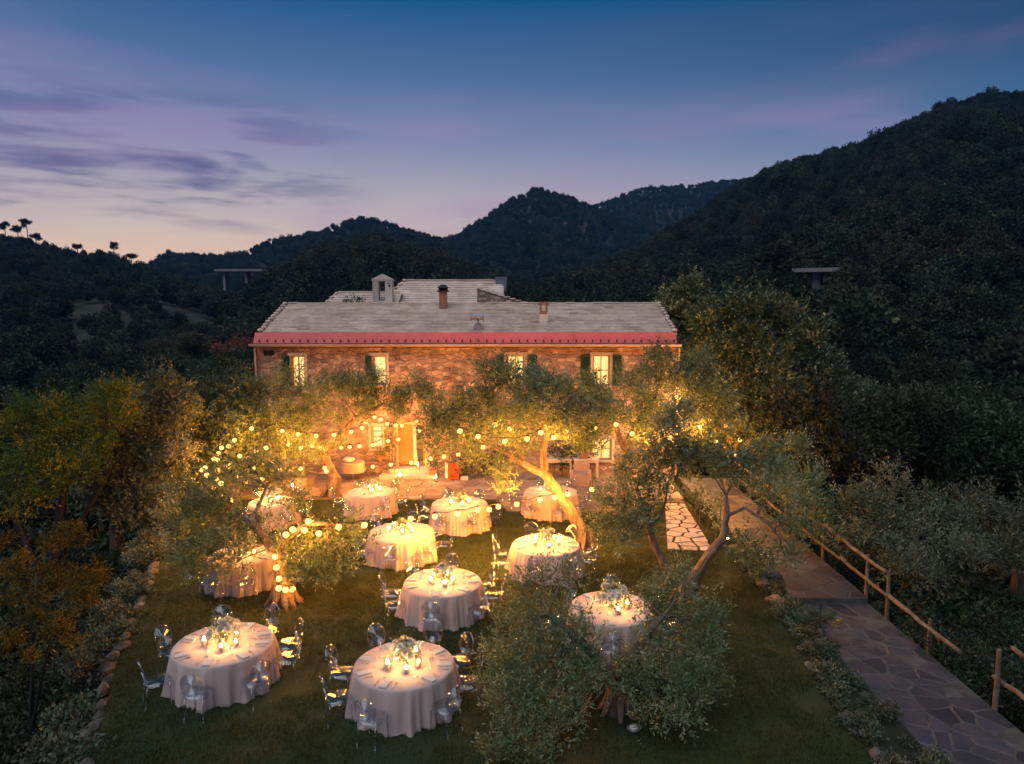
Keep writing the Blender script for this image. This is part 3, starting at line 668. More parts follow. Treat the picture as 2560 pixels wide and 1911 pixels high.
roof = hp('roof', MB().add([(-10.62, EY, EZ - .05), (6.9, EY, EZ - .05), (6.9, RY, RZ + .14), (-10.62, RY, RZ + .14), (6.9, BY + .3, 5.7), (-10.62, BY + .3, 5.7)], [(0, 1, 2, 3), (3, 2, 4, 5)], .4), M['slate'])
tag(hp('slate', slope(-10.35, 6.72, -10.35, 6.72, EY, EZ, RY, RZ + .19, 21, .46, 5), M['slate'], roof), kind='stuff')
for k in range(40):
    x = -10.4 + k * .43
    hp('ridge_tile', MB().box((x + .21, RY, RZ + .235 + random.uniform(-.012, .012)), (.415, .30, .055), random.uniform(-.03, .03)), M['slate'], roof)
for xs_ in (-10.52, 6.80):
    for k in range(11):
        f = (k + .5) / 11; yy = EY + (RY - EY) * f; zz = EZ + (RZ + .19 - EZ) * f + .06
        hp('verge_stone', MB().blob((xs_ + random.uniform(-.03, .03), yy, zz + .02), (.13, .19, .075), k + int(xs_ * 10), 1, .16), M['slate'], roof)
band = MB()
y0b, z0b, y1b, z1b = 29.30, 5.60, 29.56, 6.03
BX = [-10.70, -5.6, -1.2, 2.55, 6.82]
for i in range(4):
    a, b = BX[i] + .006, BX[i + 1] - .006
    pc = MB().add([(a, y0b, z0b), (b, y0b, z0b), (b, y1b, z1b), (a, y1b, z1b), (b, y1b + .16, z1b - .03), (a, y1b + .16, z1b - .03), (a, y0b + .03, z0b - .03), (b, y0b + .03, z0b - .03)], [(0, 1, 2, 3), (3, 2, 4, 5), (6, 7, 1, 0)], .5)
    hp('red_flashing', pc, M['red'], roof)
hp('flashing_end', MB().add([(BX[-1], y0b, z0b), (BX[-1], 29.75, z0b - .05), (BX[-1], 29.75, z1b - .03), (BX[-1], y1b, z1b)], [(0, 1, 2, 3)], .5).add([(BX[0], y0b, z0b), (BX[0], y1b, z1b), (BX[0], 29.75, z1b - .03), (BX[0], 29.75, z0b - .05)], [(0, 1, 2, 3)], .5), M['red'], roof)
for k in range(52):
    x = BX[0] + .25 + k * .336
    hp('snow_guard', MB().box((x, y0b + .02, z0b + .11), (.055, .05, .07)), M['dark'], roof)
gt = MB(); prof = [(-.075, .0), (-.07, -.05), (-.03, -.085), (.03, -.085), (.07, -.05), (.075, 0), (.085, 0), (.078, -.058), (.034, -.097), (-.034, -.097), (-.085, -.056), (-.088, .0)]
xa, xb = -10.82, 6.98; np_ = len(prof)
gt.add([(x, 29.19 + a, 5.575 + b) for x in (xa, xb) for a, b in prof], [(i, (i + 1) % np_, np_ + (i + 1) % np_, np_ + i) for i in range(np_)] + [tuple(range(np_)), tuple(range(2 * np_ - 1, np_ - 1, -1))], .5)
hp('gutter', gt, M['gutter'], roof)
hp('soffit', MB().box((-1.9, 29.42, 5.49), (17.6, .5, .05)), M['gutter'], roof)
# ---- chimneys and the metal cowl
def roof_z(y): return EZ + (RZ + .19 - EZ) * (y - EY) / (RY - EY)
c1 = hp('chimney', MB().box((-3.14, 32.6, 7.25), (.34, .34, 1.0)), M['brick'], roof)
ck = MB()
for k in range(9):
    for sgn in (0, 1): ck.box((-3.14 + (-.09 if sgn else .08) + (.05 if k % 2 else 0) * (1 if sgn == 0 else -1), 32.425, 6.82 + k * .10), (.15, .02, .085))
hp('chimney', MB().box((-3.14, 32.6, 7.78), (.50, .50, .06)).box((-3.30, 32.44, 7.87), (.06, .06, .12)).box((-2.98, 32.44, 7.87), (.06, .06, .12)).box((-3.14, 32.78, 7.87), (.4, .06, .12)).add([(-3.40, 32.34, 7.93), (-2.88, 32.34, 7.93), (-2.88, 32.86, 7.93), (-3.40, 32.86, 7.93), (-3.24, 32.5, 8.08), (-3.04, 32.5, 8.08), (-3.04, 32.7, 8.08), (-3.24, 32.7, 8.08)], [(0, 1, 5, 4), (1, 2, 6, 5), (2, 3, 7, 6), (3, 0, 4, 7), (4, 5, 6, 7), (0, 3, 2, 1)]), M['dark'], roof)
c2 = MB().box((1.36, 30.75, 6.52), (.36, .36, .50))
hp('chimney', c2, M['white'], roof)
hp('chimney', MB().box((1.36, 30.75, 6.85), (.33, .33, .15)).box((1.23, 30.64, 7.05), (.07, .10, .25)).box((1.49, 30.64, 7.05), (.07, .10, .25)).box((1.23, 30.86, 7.05), (.07, .10, .25)).box((1.49, 30.86, 7.05), (.07, .10, .25)).box((1.36, 30.75, 7.21), (.50, .46, .07)).box((1.36, 30.75, 7.28), (.36, .34, .05)), M['brick'], roof)
cw = hp('cowl_base', MB().box((-1.43, 30.0, 6.22), (.34, .34, .22)).add([(-1.60, 29.83, 6.33), (-1.26, 29.83, 6.33), (-1.26, 30.17, 6.33), (-1.60, 30.17, 6.33), (-1.52, 29.92, 6.38), (-1.34, 29.92, 6.38), (-1.34, 30.08, 6.38), (-1.52, 30.08, 6.38)], [(0, 1, 5, 4), (1, 2, 6, 5), (2, 3, 7, 6), (3, 0, 4, 7), (4, 5, 6, 7)]), M['metal'], roof)
co = MB().tube([(-1.43, 30, 6.36), (-1.43, 30, 6.6)], .045, 10).tube([(-1.74, 30, 6.66), (-1.2, 30, 6.66)], .105, 16).tube([(-1.76, 30, 6.66), (-1.69, 30, 6.66)], .15, 16).tube([(-1.23, 30, 6.66), (-1.19, 30, 6.66)], .185, 18)
hp('cowl', co, M['metal'], cw)

# ------------------------------------------------------------------ the higher building behind
rb = empty('rear_house', (-4, 39, 0)); tag(rb, 'higher slate-roofed stone building standing behind the ridge of the farmhouse', 'house'); RO = rb.location.copy()
def rp(name, mb, m, parent=rb, smooth=False):
    mb.v = [tuple(Vector(q) - RO) for q in mb.v]; return mb.build(name, m, parent, smooth=smooth)
rp('wall', MB().box((-3.25, 41, 3), (5.5, 7, 8)).box((-7.9, 39.7, 3), (3.6, 4.5, 7.6)).add([(-6.0, 37.5, 6.9), (-6.0, 44.4, 6.9), (-6.0, 41, 8.35)], [(0, 1, 2)]).add([(-.5, 37.5, 6.9), (-.5, 44.4, 6.9), (-.5, 41, 8.35)], [(0, 2, 1)]), M['stone'])
r1 = rp('roof', MB().add([(-6.15, 37.2, 6.93), (-.45, 37.2, 6.93), (-.45, 41, 8.46), (-6.15, 41, 8.46), (-.45, 44.8, 6.93), (-6.15, 44.8, 6.93)], [(0, 1, 2, 3), (3, 2, 4, 5)], .4), M['slate'])
tag(rp('slate', slope(-7.4, -.5, -6.05, -.5, 37.2, 6.97, 41, 8.51, 13, .5, 8), M['slate'], r1), kind='stuff')
for k in range(14): rp('ridge_tile', MB().box((-5.85 + k * .41, 41, 8.55 + random.uniform(-.01, .01)), (.395, .28, .05)), M['slate'], r1)
for k in range(7):
    f = (k + .6) / 7; rp('verge_stone', MB().blob((-7.25 + 1.2 * f, 37.2 + 3.8 * f, 7.02 + 1.58 * f), (.13, .24, .08), k, 1, .15), M['slate'], r1)
r2 = rp('roof', MB().add([(-9.75, 36.3, 6.9), (-5.9, 36.3, 6.9), (-5.9, 38.4, 7.78), (-9.35, 38.4, 7.78), (-5.9, 41.5, 6.6), (-9.35, 41.5, 6.6)], [(0, 1, 2, 3), (3, 2, 4, 5)], .4), M['slate'])
tag(rp('slate', slope(-9.8, -6.0, -9.3, -6.3, 36.3, 6.94, 38.4, 7.80, 8, .5, 9), M['slate'], r2), kind='stuff')
for k in range(8): rp('ridge_tile', MB().box((-9.1 + k * .41, 38.4, 7.84), (.395, .26, .05)), M['slate'], r2)
for k in range(4):
    f = (k + .5) / 4; rp('verge_stone', MB().blob((-9.75 + .45 * f, 36.3 + 2.1 * f, 7.0 + .86 * f), (.11, .24, .07), k + 30, 1, .15), M['slate'], r2)
# gabled chimney with an arched opening
gc = MB()
x0, x1, yb, zt = -7.16, -6.16, 37.0, 8.45
gc.box((x0 + .15, yb, 7.6), (.30, .5, 1.7)).box((x1 - .18, yb, 7.6), (.36, .5, 1.7)).box(((x0 + x1) / 2 - .03, yb, 7.05), (.34, .49, .6)).add([(x0 - .04, yb - .27, zt), (x1 + .04, yb - .27, zt), ((x0 + x1) / 2, yb - .27, zt + .27), (x0 - .04, yb + .27, zt), (x1 + .04, yb + .27, zt), ((x0 + x1) / 2, yb + .27, zt + .27), (x0 - .04, yb - .27, zt - .1), (x1 + .04, yb - .27, zt - .1), (x0 - .04, yb + .27, zt - .1), (x1 + .04, yb + .27, zt - .1)], [(0, 1, 2), (5, 4, 3), (0, 2, 5, 3), (2, 1, 4, 5), (6, 7, 1, 0), (9, 8, 3, 4), (6, 0, 3, 8), (7, 9, 4, 1), (6, 8, 9, 7)])
gcw = rp('chimney', gc, M['plaster'], r2)
rp('chimney_vent', MB().box((x1 - .16, yb - .255, 8.24), (.15, .02, .04)).box((x1 - .13, yb - .255, 8.12), (.10, .02, .10)), M['dark'], gcw)
rp('chimney', MB().box((-.62, 40.6, 8.25), (.62, .5, .75)).box((-.62, 40.6, 8.65), (.72, .6, .06)), M['metal'], r1)
# creeper heaped on the lower roof, and the sloping stone gable on the right
q, t = cloud([(-8.1, 36.4, 7.28, .32), (-8.4, 36.4, 7.22, .25), (-7.8, 36.4, 7.24, .28)], 420, .18, 3, .10, .06, .4, .5, .1, .6, .6, 77)
cv = link('roof_creeper', quads_mesh('roof_creeper', q, t), M['ivy']); tag(cv, 'dark creeper clump heaped on the low roof behind the ridge', 'creeper')
sg = MB(); pg = [(-1.75, 7.96), (.75, 7.20), (.75, 6.2), (-1.75, 6.2)]
sg.add([(x, 35.9, z) for x, z in pg] + [(x, 36.4, z) for x, z in pg], [(3, 2, 1, 0), (4, 5, 6, 7), (0, 1, 5, 4), (1, 2, 6, 5), (3, 0, 4, 7)])
sgw = rp('gable_wall', sg, M['mortar'])
gg = random.Random(4)
for k in range(46):
    x = gg.uniform(-1.6, .5); top = 7.90 - (x + 1.75) * .304; z = gg.uniform(6.95, top - .05)
    rp('stone', MB().box((x, 35.885, z), (gg.uniform(.16, .34), .05, gg.uniform(.07, .14)), gg.uniform(-.04, .04)), M['stone'], sgw)
for k in range(9):
    x = -1.65 + k * .28; rp('coping_stone', MB().box((x, 36.15, 8.0 - (x + 1.75) * .304), (.30, .66, .05)), M['slate'], sgw)
# ------------------------------------------------------------------ trees
def px(*cl): return [(*spot(u, v, y), r) for u, v, y, r in cl]
def bez(a, b, bend, n=5):
    a, b = Vector(a), Vector(b); m = (a + b) / 2 + Vector(bend); return [(1 - t) ** 2 * a + 2 * t * (1 - t) * m + t * t * b for t in (i / n for i in range(n + 1))]
def tree(name, label, group, base, trunks, clumps, leaf, m, limb_r=.06, bark='bark', roots=0, wild=.25, inner=3, ragged=3):
    """trunks: lists of (point, radius) in world space; clumps: (x, y, z, r) in world space"""
    base = Vector(base); t = empty(name, base); tag(t, label, 'tree', group); tr = MB()
    g = random.Random(int(base.x * 91 + base.y * 17))
    ends = []
    for tk in trunks:
        pts = [Vector(p) - base for p, r in tk]; rad = [r for p, r in tk]
        P, Q = [], []
        for i in range(len(pts) - 1):
            for k in range(3):
                f = k / 3; P.append(pts[i].lerp(pts[i + 1], f) + Vector((g.uniform(-1, 1), g.uniform(-1, 1), 0)) * rad[i] * .18); Q.append(rad[i] + (rad[i + 1] - rad[i]) * f)
        P.append(pts[-1]); Q.append(rad[-1]); tr.tube(P, Q, 10, rough=.13); ends += P[len(P) // 2:]
    for k in range(roots):
        a = k * 6.283 / roots + g.uniform(-.3, .3); r0 = trunks[0][0][1]
        tr.tube([(math.cos(a) * r0 * .5, math.sin(a) * r0 * .5, .45), (math.cos(a) * r0 * 1.05, math.sin(a) * r0 * 1.05, .12), (math.cos(a) * r0 * 1.8, math.sin(a) * r0 * 1.8, -.06)], [r0 * .42, r0 * .3, r0 * .1], 7, rough=.12)
    loc = []; sat = []
    for c in clumps:
        p = Vector(c[:3]) - base; loc.append((*p, c[3])); e = min(ends, key=lambda q: (q - p).length + .4 * max(0, q.z - p.z))
        tr.tube(bez(e, p, (g.uniform(-wild, wild), g.uniform(-wild, wild), .12)), [limb_r * .75, limb_r * .6, limb_r * .45, limb_r * .35, limb_r * .28, limb_r * .18], 6, rough=.1)
        for k in range(inner):
            u = Vector((g.gauss(0, 1), g.gauss(0, 1), g.gauss(0, .7) + .3)).normalized() * c[3] * .95
            tr.tube(bez(p - u * .15, p + u, (g.uniform(-.1, .1), g.uniform(-.1, .1), .08), 3), [limb_r * .3, limb_r * .22, limb_r * .15, limb_r * .08], 4)
    for x, y, z, r in loc:      # ragged satellites so that no clump reads as a ball
        for k in range(ragged):
            u = Vector((g.gauss(0, 1), g.gauss(0, 1), g.gauss(0, .8))).normalized() * r * g.uniform(.8, 1.25); sat.append((x + u.x, y + u.y, z + u.z, r * g.uniform(.32, .6)))
    loc = [(x, y, z, r * .86) for x, y, z, r in loc] + sat
    tr.build('trunk', M[bark], t)
    q, tn = cloud(loc, seed=int(abs(base.x) * 53 + base.y * 31) + len(loc), **leaf)
    link('crown', quads_mesh('crown', q, tn), M[m], t)
    return t
OL = dict(per=520, L=.34, nl=9, ll=.115, lw=.034, up=.45, shell=.35, shoots=.14, flat=.9, jit=.45, curl=.9)
OL_NEAR = dict(OL, per=620, ll=.082, lw=.024, L=.28)
OLG = 'olive trees on the lawn'
S3 = lambda u, v, y: spot(u, v, y)
tree('olive_tree', 'leaning olive tree with forked golden trunk between the right-hand tables', OLG, (2.23, 20.7, 0),
     [[((2.35, 20.75, -.2), .26), ((2.23, 20.7, .2), .22), (S3(1415, 1262, 20.7), .17), (S3(1385, 1215, 20.7), .155), (S3(1360, 1180, 20.7), .15), (S3(1358, 1130, 20.7), .10), (S3(1368, 1085, 20.6), .075), (S3(1385, 1040, 20.6), .05)],
      [(S3(1365, 1188, 20.7), .13), (S3(1325, 1168, 20.6), .115), (S3(1280, 1145, 20.5), .09), (S3(1235, 1118, 20.6), .06), (S3(1200, 1090, 20.8), .045)],
      [(S3(1372, 1080, 20.6), .06), (S3(1330, 1040, 20.8), .05), (S3(1300, 1010, 21), .04)]],
     px((1250, 955, 21, .62), (1330, 985, 20.6, .75), (1400, 1000, 20.5, .75), (1190, 1010, 21.3, .6), (1130, 1060, 21.5, .55), (1215, 1070, 20.8, .6), (1290, 1050, 20.4, .65), (1440, 1045, 20.5, .6), (1105, 1105, 21.3, .5), (1165, 1120, 20.9, .45), (1255, 1190, 20.3, .33), (1270, 1225, 20.2, .24), (1305, 1115, 20.4, .4), (1470, 1100, 20.6, .45), (1365, 1060, 20.3, .5), (1500, 1040, 20.8, .5), (1080, 1055, 21.5, .4)), OL, 'olive', .05, roots=7)
tree('olive_tree', 'olive tree whose two bare limbs spread in a V by the flagstone path', OLG, (4.3, 16.93, 0),
     [[((4.3, 16.93, -.2), .24), ((4.25, 16.93, .35), .17), (S3(1673, 1431, 16.9), .11), (S3(1640, 1370, 16.9), .09), (S3(1622, 1320, 17), .075), (S3(1610, 1270, 17.1), .06), (S3(1590, 1220, 17.2), .045)],
      [((4.35, 16.93, .05), .20), (S3(1735, 1443, 16.8), .15), (S3(1768, 1392, 16.7), .12), (S3(1806, 1345, 16.7), .10), (S3(1818, 1290, 16.8), .075), (S3(1815, 1240, 16.9), .055)],
      [(S3(1818, 1290, 16.8), .05), (S3(1860, 1270, 16.6), .04), (S3(1910, 1300, 16.3), .03), (S3(1950, 1345, 16.0), .02)],
      [(S3(1622, 1320, 17), .05), (S3(1650, 1290, 17), .04), (S3(1665, 1250, 17), .03)]],
     px((1640, 1140, 17.5, .5), (1585, 1185, 17.2, .5), (1535, 1265, 17, .42), (1590, 1295, 16.8, .36), (1555, 1350, 16.6, .34), (1670, 1075, 17.8, .5), (1695, 1165, 17.5, .4), (1505, 1320, 17, .30), (1625, 1230, 17, .38), (1830, 1165, 17, .36), (1900, 1235, 16.6, .36), (1885, 1150, 17.2, .36), (1795, 1185, 17.3, .30), (1960, 1310, 16.1, .28), (1940, 1200, 17, .36), (1985, 1390, 15.9, .22), (1880, 1370, 16.2, .20), (1990, 1260, 16.6, .3), (1845, 1405, 16.3, .22), (1920, 1420, 16, .18), (1740, 1145, 17.4, .34)), OL, 'olive', .035, roots=6)
tree('olive_tree', 'tall olive tree at the right front corner of the farmhouse', OLG, (3.85, 23.7, 0),
     [[((3.85, 23.7, -.2), .28), (S3(1556, 1240, 23.7), .20), (S3(1552, 1180, 23.7), .17), (S3(1560, 1130, 23.7), .15), (S3(1590, 1060, 23.7), .11), (S3(1640, 990, 23.9), .07)],
      [(S3(1560, 1130, 23.7), .10), (S3(1540, 1070, 23.6), .08), (S3(1520, 1020, 23.7), .05)], [(S3(1590, 1060, 23.7), .08), (S3(1670, 1030, 23.7), .06), (S3(1740, 1010, 23.8), .04)]],
     px((1640, 925, 24, .62), (1575, 965, 24, .62), (1700, 965, 24, .75), (1775, 1005, 24, .65), (1625, 1020, 23.6, .65), (1700, 1060, 23.6, .6), (1550, 1040, 23.6, .5), (1825, 1065, 24, .5), (1505, 1000, 24, .5), (1750, 1100, 23.6, .45), (1600, 1090, 23.2, .5), (1655, 893, 24.2, .42), (1480, 985, 24, .4), (1735, 925, 24.2, .5), (1640, 1130, 23, .4), (1500, 1080, 23.4, .4), (1430, 985, 23.8, .4)), OL, 'olive', .05, roots=5)
tree('olive_tree', 'low wide olive tree nearest the camera in front of the white flowers', OLG, (1.9, 12.0, 0),
     [[((1.88, 12.0, -.2), .22), ((1.86, 12.0, .35), .15), ((1.95, 12.05, .8), .12), ((2.35, 12.1, 1.3), .08), ((2.7, 12.2, 1.7), .05)], [((1.9, 12, .6), .11), ((1.5, 12.1, 1.0), .10), ((1.0, 12.2, 1.45), .07), ((.6, 12.3, 1.7), .05)]],
     px((1330, 1480, 12.8, .36), (1395, 1450, 13, .32), (1295, 1560, 12.4, .42), (1245, 1640, 12, .28), (1380, 1560, 12.3, .42), (1430, 1620, 12, .42), (1325, 1670, 11.6, .42), (1255, 1740, 11.3, .38), (1390, 1740, 11.3, .34), (1640, 1510, 12.8, .34), (1690, 1460, 13, .32), (1710, 1560, 12.5, .42), (1765, 1540, 12.6, .32), (1650, 1610, 12.2, .4), (1730, 1650, 11.9, .42), (1780, 1625, 12, .28), (1655, 1690, 11.5, .36), (1735, 1735, 11.3, .3), (1545, 1690, 11.6, .32), (1330, 1820, 10.9, .32), (1265, 1840, 10.8, .24), (1470, 1690, 11.4, .32), (1350, 1610, 12.1, .4), (1300, 1760, 11.2, .36), (1600, 1660, 12, .3), (1690, 1800, 10.9, .26), (1400, 1830, 10.7, .26), (1770, 1700, 11.6, .3), (1480, 1590, 12.2, .26), (1240, 1885, 10.5, .26), (1340, 1890, 10.4, .28), (1430, 1780, 11, .28), (1620, 1780, 11.2, .26)), OL_NEAR, 'olive', .035, roots=8)
tree('olive_tree', 'drooping olive tree with warm bulbs wound round its dark trunk', OLG, (-5.56, 16.57, 0),
     [[((-5.56, 16.57, -.2), .28), ((-5.56, 16.57, .4), .19), ((-5.6, 16.6, .9), .165), ((-5.62, 16.6, 1.35), .15), (S3(680, 1370, 16.6), .12), (S3(650, 1330, 16.6), .09), (S3(600, 1290, 16.8), .06)],
      [(S3(688, 1385, 16.6), .11), (S3(720, 1345, 16.6), .09), (S3(770, 1310, 16.5), .06), (S3(820, 1310, 16.5), .045)], [(S3(650, 1330, 16.6), .06), (S3(640, 1280, 16.8), .045), (S3(665, 1220, 17.2), .03)]],
     px((470, 1235, 17, .42), (520, 1290, 16.6, .45), (465, 1340, 16.6, .42), (540, 1355, 16.2, .36), (455, 1405, 16.4, .34), (595, 1340, 16.6, .3), (560, 1255, 17.2, .32), (735, 1365, 16.6, .34), (795, 1370, 16.5, .38), (855, 1345, 16.7, .36), (775, 1425, 16, .34), (835, 1400, 16.2, .32), (735, 1440, 16, .26), (890, 1335, 17, .26), (600, 1400, 16.1, .24), (545, 1420, 16, .28), (500, 1385, 16.2, .34), (430, 1290, 16.9, .3), (610, 1215, 17.4, .24), (810, 1450, 16, .22), (700, 1345, 17, .22), (490, 1440, 16.2, .2), (640, 1165, 17.6, .30), (695, 1200, 17.4, .28), (740, 1265, 17, .26), (565, 1185, 17.5, .32), (660, 1300, 16.9, .2)), OL, 'olive', .035, roots=9)
tree('olive_tree', 'broad olive tree spreading before the left half of the house front', OLG, (-6.82, 26.0, 0),
     [[((-6.82, 26, -.2), .28), (S3(838, 1195, 26), .19), (S3(820, 1160, 26), .16), (S3(806, 1130, 26), .14), (S3(780, 1090, 26), .09), (S3(750, 1050, 26), .06)],
      [(S3(812, 1140, 26), .11), (S3(850, 1085, 26), .09), (S3(890, 1045, 26), .07), (S3(950, 1015, 26), .05)], [(S3(780, 1090, 26), .07), (S3(720, 1070, 25.8), .05), (S3(680, 1050, 25.6), .04)]],
     px((640, 985, 26, .66), (705, 965, 26, .62), (775, 990, 26, .66), (840, 965, 26, .62), (905, 990, 26, .6), (965, 1000, 26, .52), (1030, 990, 26, .52), (1085, 1010, 25.6, .42), (690, 1040, 25.6, .66), (760, 1050, 26, .52), (835, 1045, 26, .42), (620, 1050, 25.2, .66), (905, 1030, 26, .34), (1000, 1035, 26, .28), (700, 1105, 25.6, .48), (640, 1115, 25, .5), (760, 1100, 25.6, .36), (930, 950, 26.2, .36), (590, 1010, 25.6, .5), (1060, 975, 26, .4), (660, 1150, 25, .36), (725, 1140, 25.2, .34), (785, 1130, 25.4, .30), (590, 1130, 24.8, .42), (850, 1105, 25.8, .26), (730, 1185, 25, .26), (670, 1190, 24.8, .24)), OL, 'olive', .05, roots=5)
LEFTG = 'olive trees left of the lawn'
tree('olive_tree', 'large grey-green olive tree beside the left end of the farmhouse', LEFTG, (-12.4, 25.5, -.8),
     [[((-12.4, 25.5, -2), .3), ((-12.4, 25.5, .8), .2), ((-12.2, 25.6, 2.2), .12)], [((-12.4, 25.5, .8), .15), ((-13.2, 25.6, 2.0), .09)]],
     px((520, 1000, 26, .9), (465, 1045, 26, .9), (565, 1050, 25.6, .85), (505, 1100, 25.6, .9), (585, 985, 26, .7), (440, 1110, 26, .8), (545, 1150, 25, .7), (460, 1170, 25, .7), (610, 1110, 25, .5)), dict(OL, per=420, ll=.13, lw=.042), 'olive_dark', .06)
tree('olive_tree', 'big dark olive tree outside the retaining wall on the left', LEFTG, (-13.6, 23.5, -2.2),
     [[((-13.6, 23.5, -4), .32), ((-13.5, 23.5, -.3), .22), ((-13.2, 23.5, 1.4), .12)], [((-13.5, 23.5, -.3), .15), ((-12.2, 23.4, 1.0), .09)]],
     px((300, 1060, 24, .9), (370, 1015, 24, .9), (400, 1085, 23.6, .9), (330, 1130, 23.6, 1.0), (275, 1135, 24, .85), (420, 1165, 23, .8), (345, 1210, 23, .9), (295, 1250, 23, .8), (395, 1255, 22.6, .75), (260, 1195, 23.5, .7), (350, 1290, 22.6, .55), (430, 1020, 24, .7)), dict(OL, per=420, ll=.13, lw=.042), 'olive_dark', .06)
# the dense evergreen beyond the right end of the house
LA = dict(per=230, L=.42, nl=8, ll=.17, lw=.075, up=.55, shell=.5, shoots=.2, flat=.95, jit=.4, curl=.8)
tree('evergreen_tree', 'tall dense round evergreen tree right of the farmhouse', None, (10.6, 30.5, -2),
     [[((10.6, 30.5, -4), .5), ((10.6, 30.5, 0), .4), ((10.4, 30.5, 3), .3), ((10.6, 30.5, 6), .15)]],
     px((1765, 800, 31, .95), (1840, 775, 31, 1.0), (1930, 785, 31, 1.0), (2005, 840, 31, 1.0), (2050, 925, 31, 1.0), (1740, 885, 31.5, 1.0), (1825, 880, 30, 1.05), (1920, 885, 30, 1.15), (2000, 975, 30, 1.1), (1805, 985, 30, 1.05), (1900, 1000, 29.5, 1.15), (1850, 1095, 29, 1.0), (1960, 1095, 29, 1.0), (2060, 1035, 30, .9), (1780, 1080, 29, .8), (1905, 1185, 28.5, .85), (2105, 1000, 30.5, .7), (2100, 1095, 30, .8), (1995, 1190, 28.5, .85), (2060, 1130, 29, .8)), LA, 'laurel', .08)
tree('evergreen_tree', 'narrow evergreen tree half hidden behind the right roof end', None, (8.6, 34.5, -1.5),
     [[((8.6, 34.5, -3), .35), ((8.6, 34.5, 2), .28), ((8.5, 34.5, 6), .12)]],
     px((1690, 790, 34, .9), (1735, 745, 34, .75), (1665, 850, 34, .9), (1730, 830, 34, .9), (1700, 900, 33.5, .9), (1745, 930, 33, .9), (1665, 770, 34.5, .6)), LA, 'laurel', .07)
RG = 'olive trees below the right-hand fence'
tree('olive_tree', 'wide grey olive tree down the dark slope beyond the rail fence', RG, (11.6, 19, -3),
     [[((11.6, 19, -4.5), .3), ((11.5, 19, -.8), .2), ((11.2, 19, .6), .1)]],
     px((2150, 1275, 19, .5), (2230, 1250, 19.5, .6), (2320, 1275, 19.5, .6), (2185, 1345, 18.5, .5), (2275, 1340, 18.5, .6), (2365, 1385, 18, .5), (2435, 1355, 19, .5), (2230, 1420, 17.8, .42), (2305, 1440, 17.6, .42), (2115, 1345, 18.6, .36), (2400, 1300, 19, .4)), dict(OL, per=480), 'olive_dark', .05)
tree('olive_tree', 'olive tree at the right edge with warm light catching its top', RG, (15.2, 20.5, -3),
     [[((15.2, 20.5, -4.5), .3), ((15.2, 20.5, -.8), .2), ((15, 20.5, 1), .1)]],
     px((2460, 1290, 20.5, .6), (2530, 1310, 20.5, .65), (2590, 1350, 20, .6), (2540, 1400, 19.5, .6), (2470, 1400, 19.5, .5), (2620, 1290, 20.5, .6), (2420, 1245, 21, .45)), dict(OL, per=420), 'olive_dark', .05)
tree('olive_tree', 'small olive tree overhanging the rail fence and the far path', RG, (9.7, 21.5, -1.2),
     [[((9.7, 21.5, -3), .2), ((9.6, 21.4, 0), .15), ((9.3, 21.2, 1.2), .09)]],
     px((1930, 1145, 22, .42), (1965, 1185, 21.4, .45), (2000, 1240, 20.6, .45), (2035, 1200, 21.4, .4), (2020, 1295, 20, .34), (1985, 1120, 22.4, .4), (2060, 1270, 20.6, .36), (2045, 1340, 19.6, .26)), OL, 'olive', .035)
# mimosas on the left
MI = dict(per=520, L=.32, nl=10, ll=.055, lw=.030, up=.15, shell=.45, shoots=.05, flat=.7, jit=.5, curl=1.0)
tree('mimosa_tree', 'yellow-green mimosa thicket below the lawn at the far left', None, (-14.6, 21.5, -4),
     [[((-14.6, 21.5, -6), .2), ((-14.5, 21.6, -1), .14), ((-14, 21.8, 2), .08)], [((-14.6, 21.5, -2), .12), ((-15.6, 21.5, 1), .08)], [((-14.5, 21.6, -1), .1), ((-12.8, 21.9, 1.8), .06)]],
     px((40, 1060, 22, .75), (120, 1020, 22, .75), (195, 1045, 22, .7), (265, 1005, 22, .6), (310, 985, 22.4, .5), (85, 1125, 21.6, .8), (165, 1130, 21.6, .75), (245, 1105, 21.8, .65), (25, 1190, 21.2, .7), (115, 1205, 21, .7), (200, 1190, 21.2, .6), (320, 1040, 22.2, .45), (60, 1265, 20.6, .5), (-40, 1100, 22, .8)), dict(MI, per=420, L=.36, ll=.075, lw=.04), 'mimosa', .03, 'dark', inner=2, ragged=2)
tree('mimosa_tree', 'golden flowering mimosa bush in the dark lower left', None, (-8.9, 11.6, -3),
     [[((-9.3, 12.6, -4), .06), ((-9.2, 12.7, -1), .045), ((-9.0, 12.7, 1), .03)], [((-9.3, 12.6, -1.5), .04), ((-8.8, 12.8, .8), .025)]],
     px((175, 1325, 13, .22), (135, 1355, 13, .24), (205, 1345, 13, .16), (60, 1435, 12.6, .24), (130, 1425, 13, .24), (190, 1445, 13, .26), (245, 1440, 13, .22), (105, 1480, 12.7, .22), (205, 1500, 12.7, .24), (160, 1545, 12.4, .2), (130, 1585, 12.2, .18), (185, 1600, 12.2, .16), (20, 1600, 12, .24), (70, 1635, 12, .16), (10, 1350, 13, .22), (15, 1500, 12.5, .2), (85, 1540, 12.4, .18), (230, 1470, 12.8, .16), (50, 1400, 12.8, .18), (0, 1430, 12.7, .2)), dict(MI, per=2600, L=.14, nl=9, ll=.036, lw=.024, flat=.65, shell=.3), 'gold', .010, 'dark', inner=1, ragged=1)
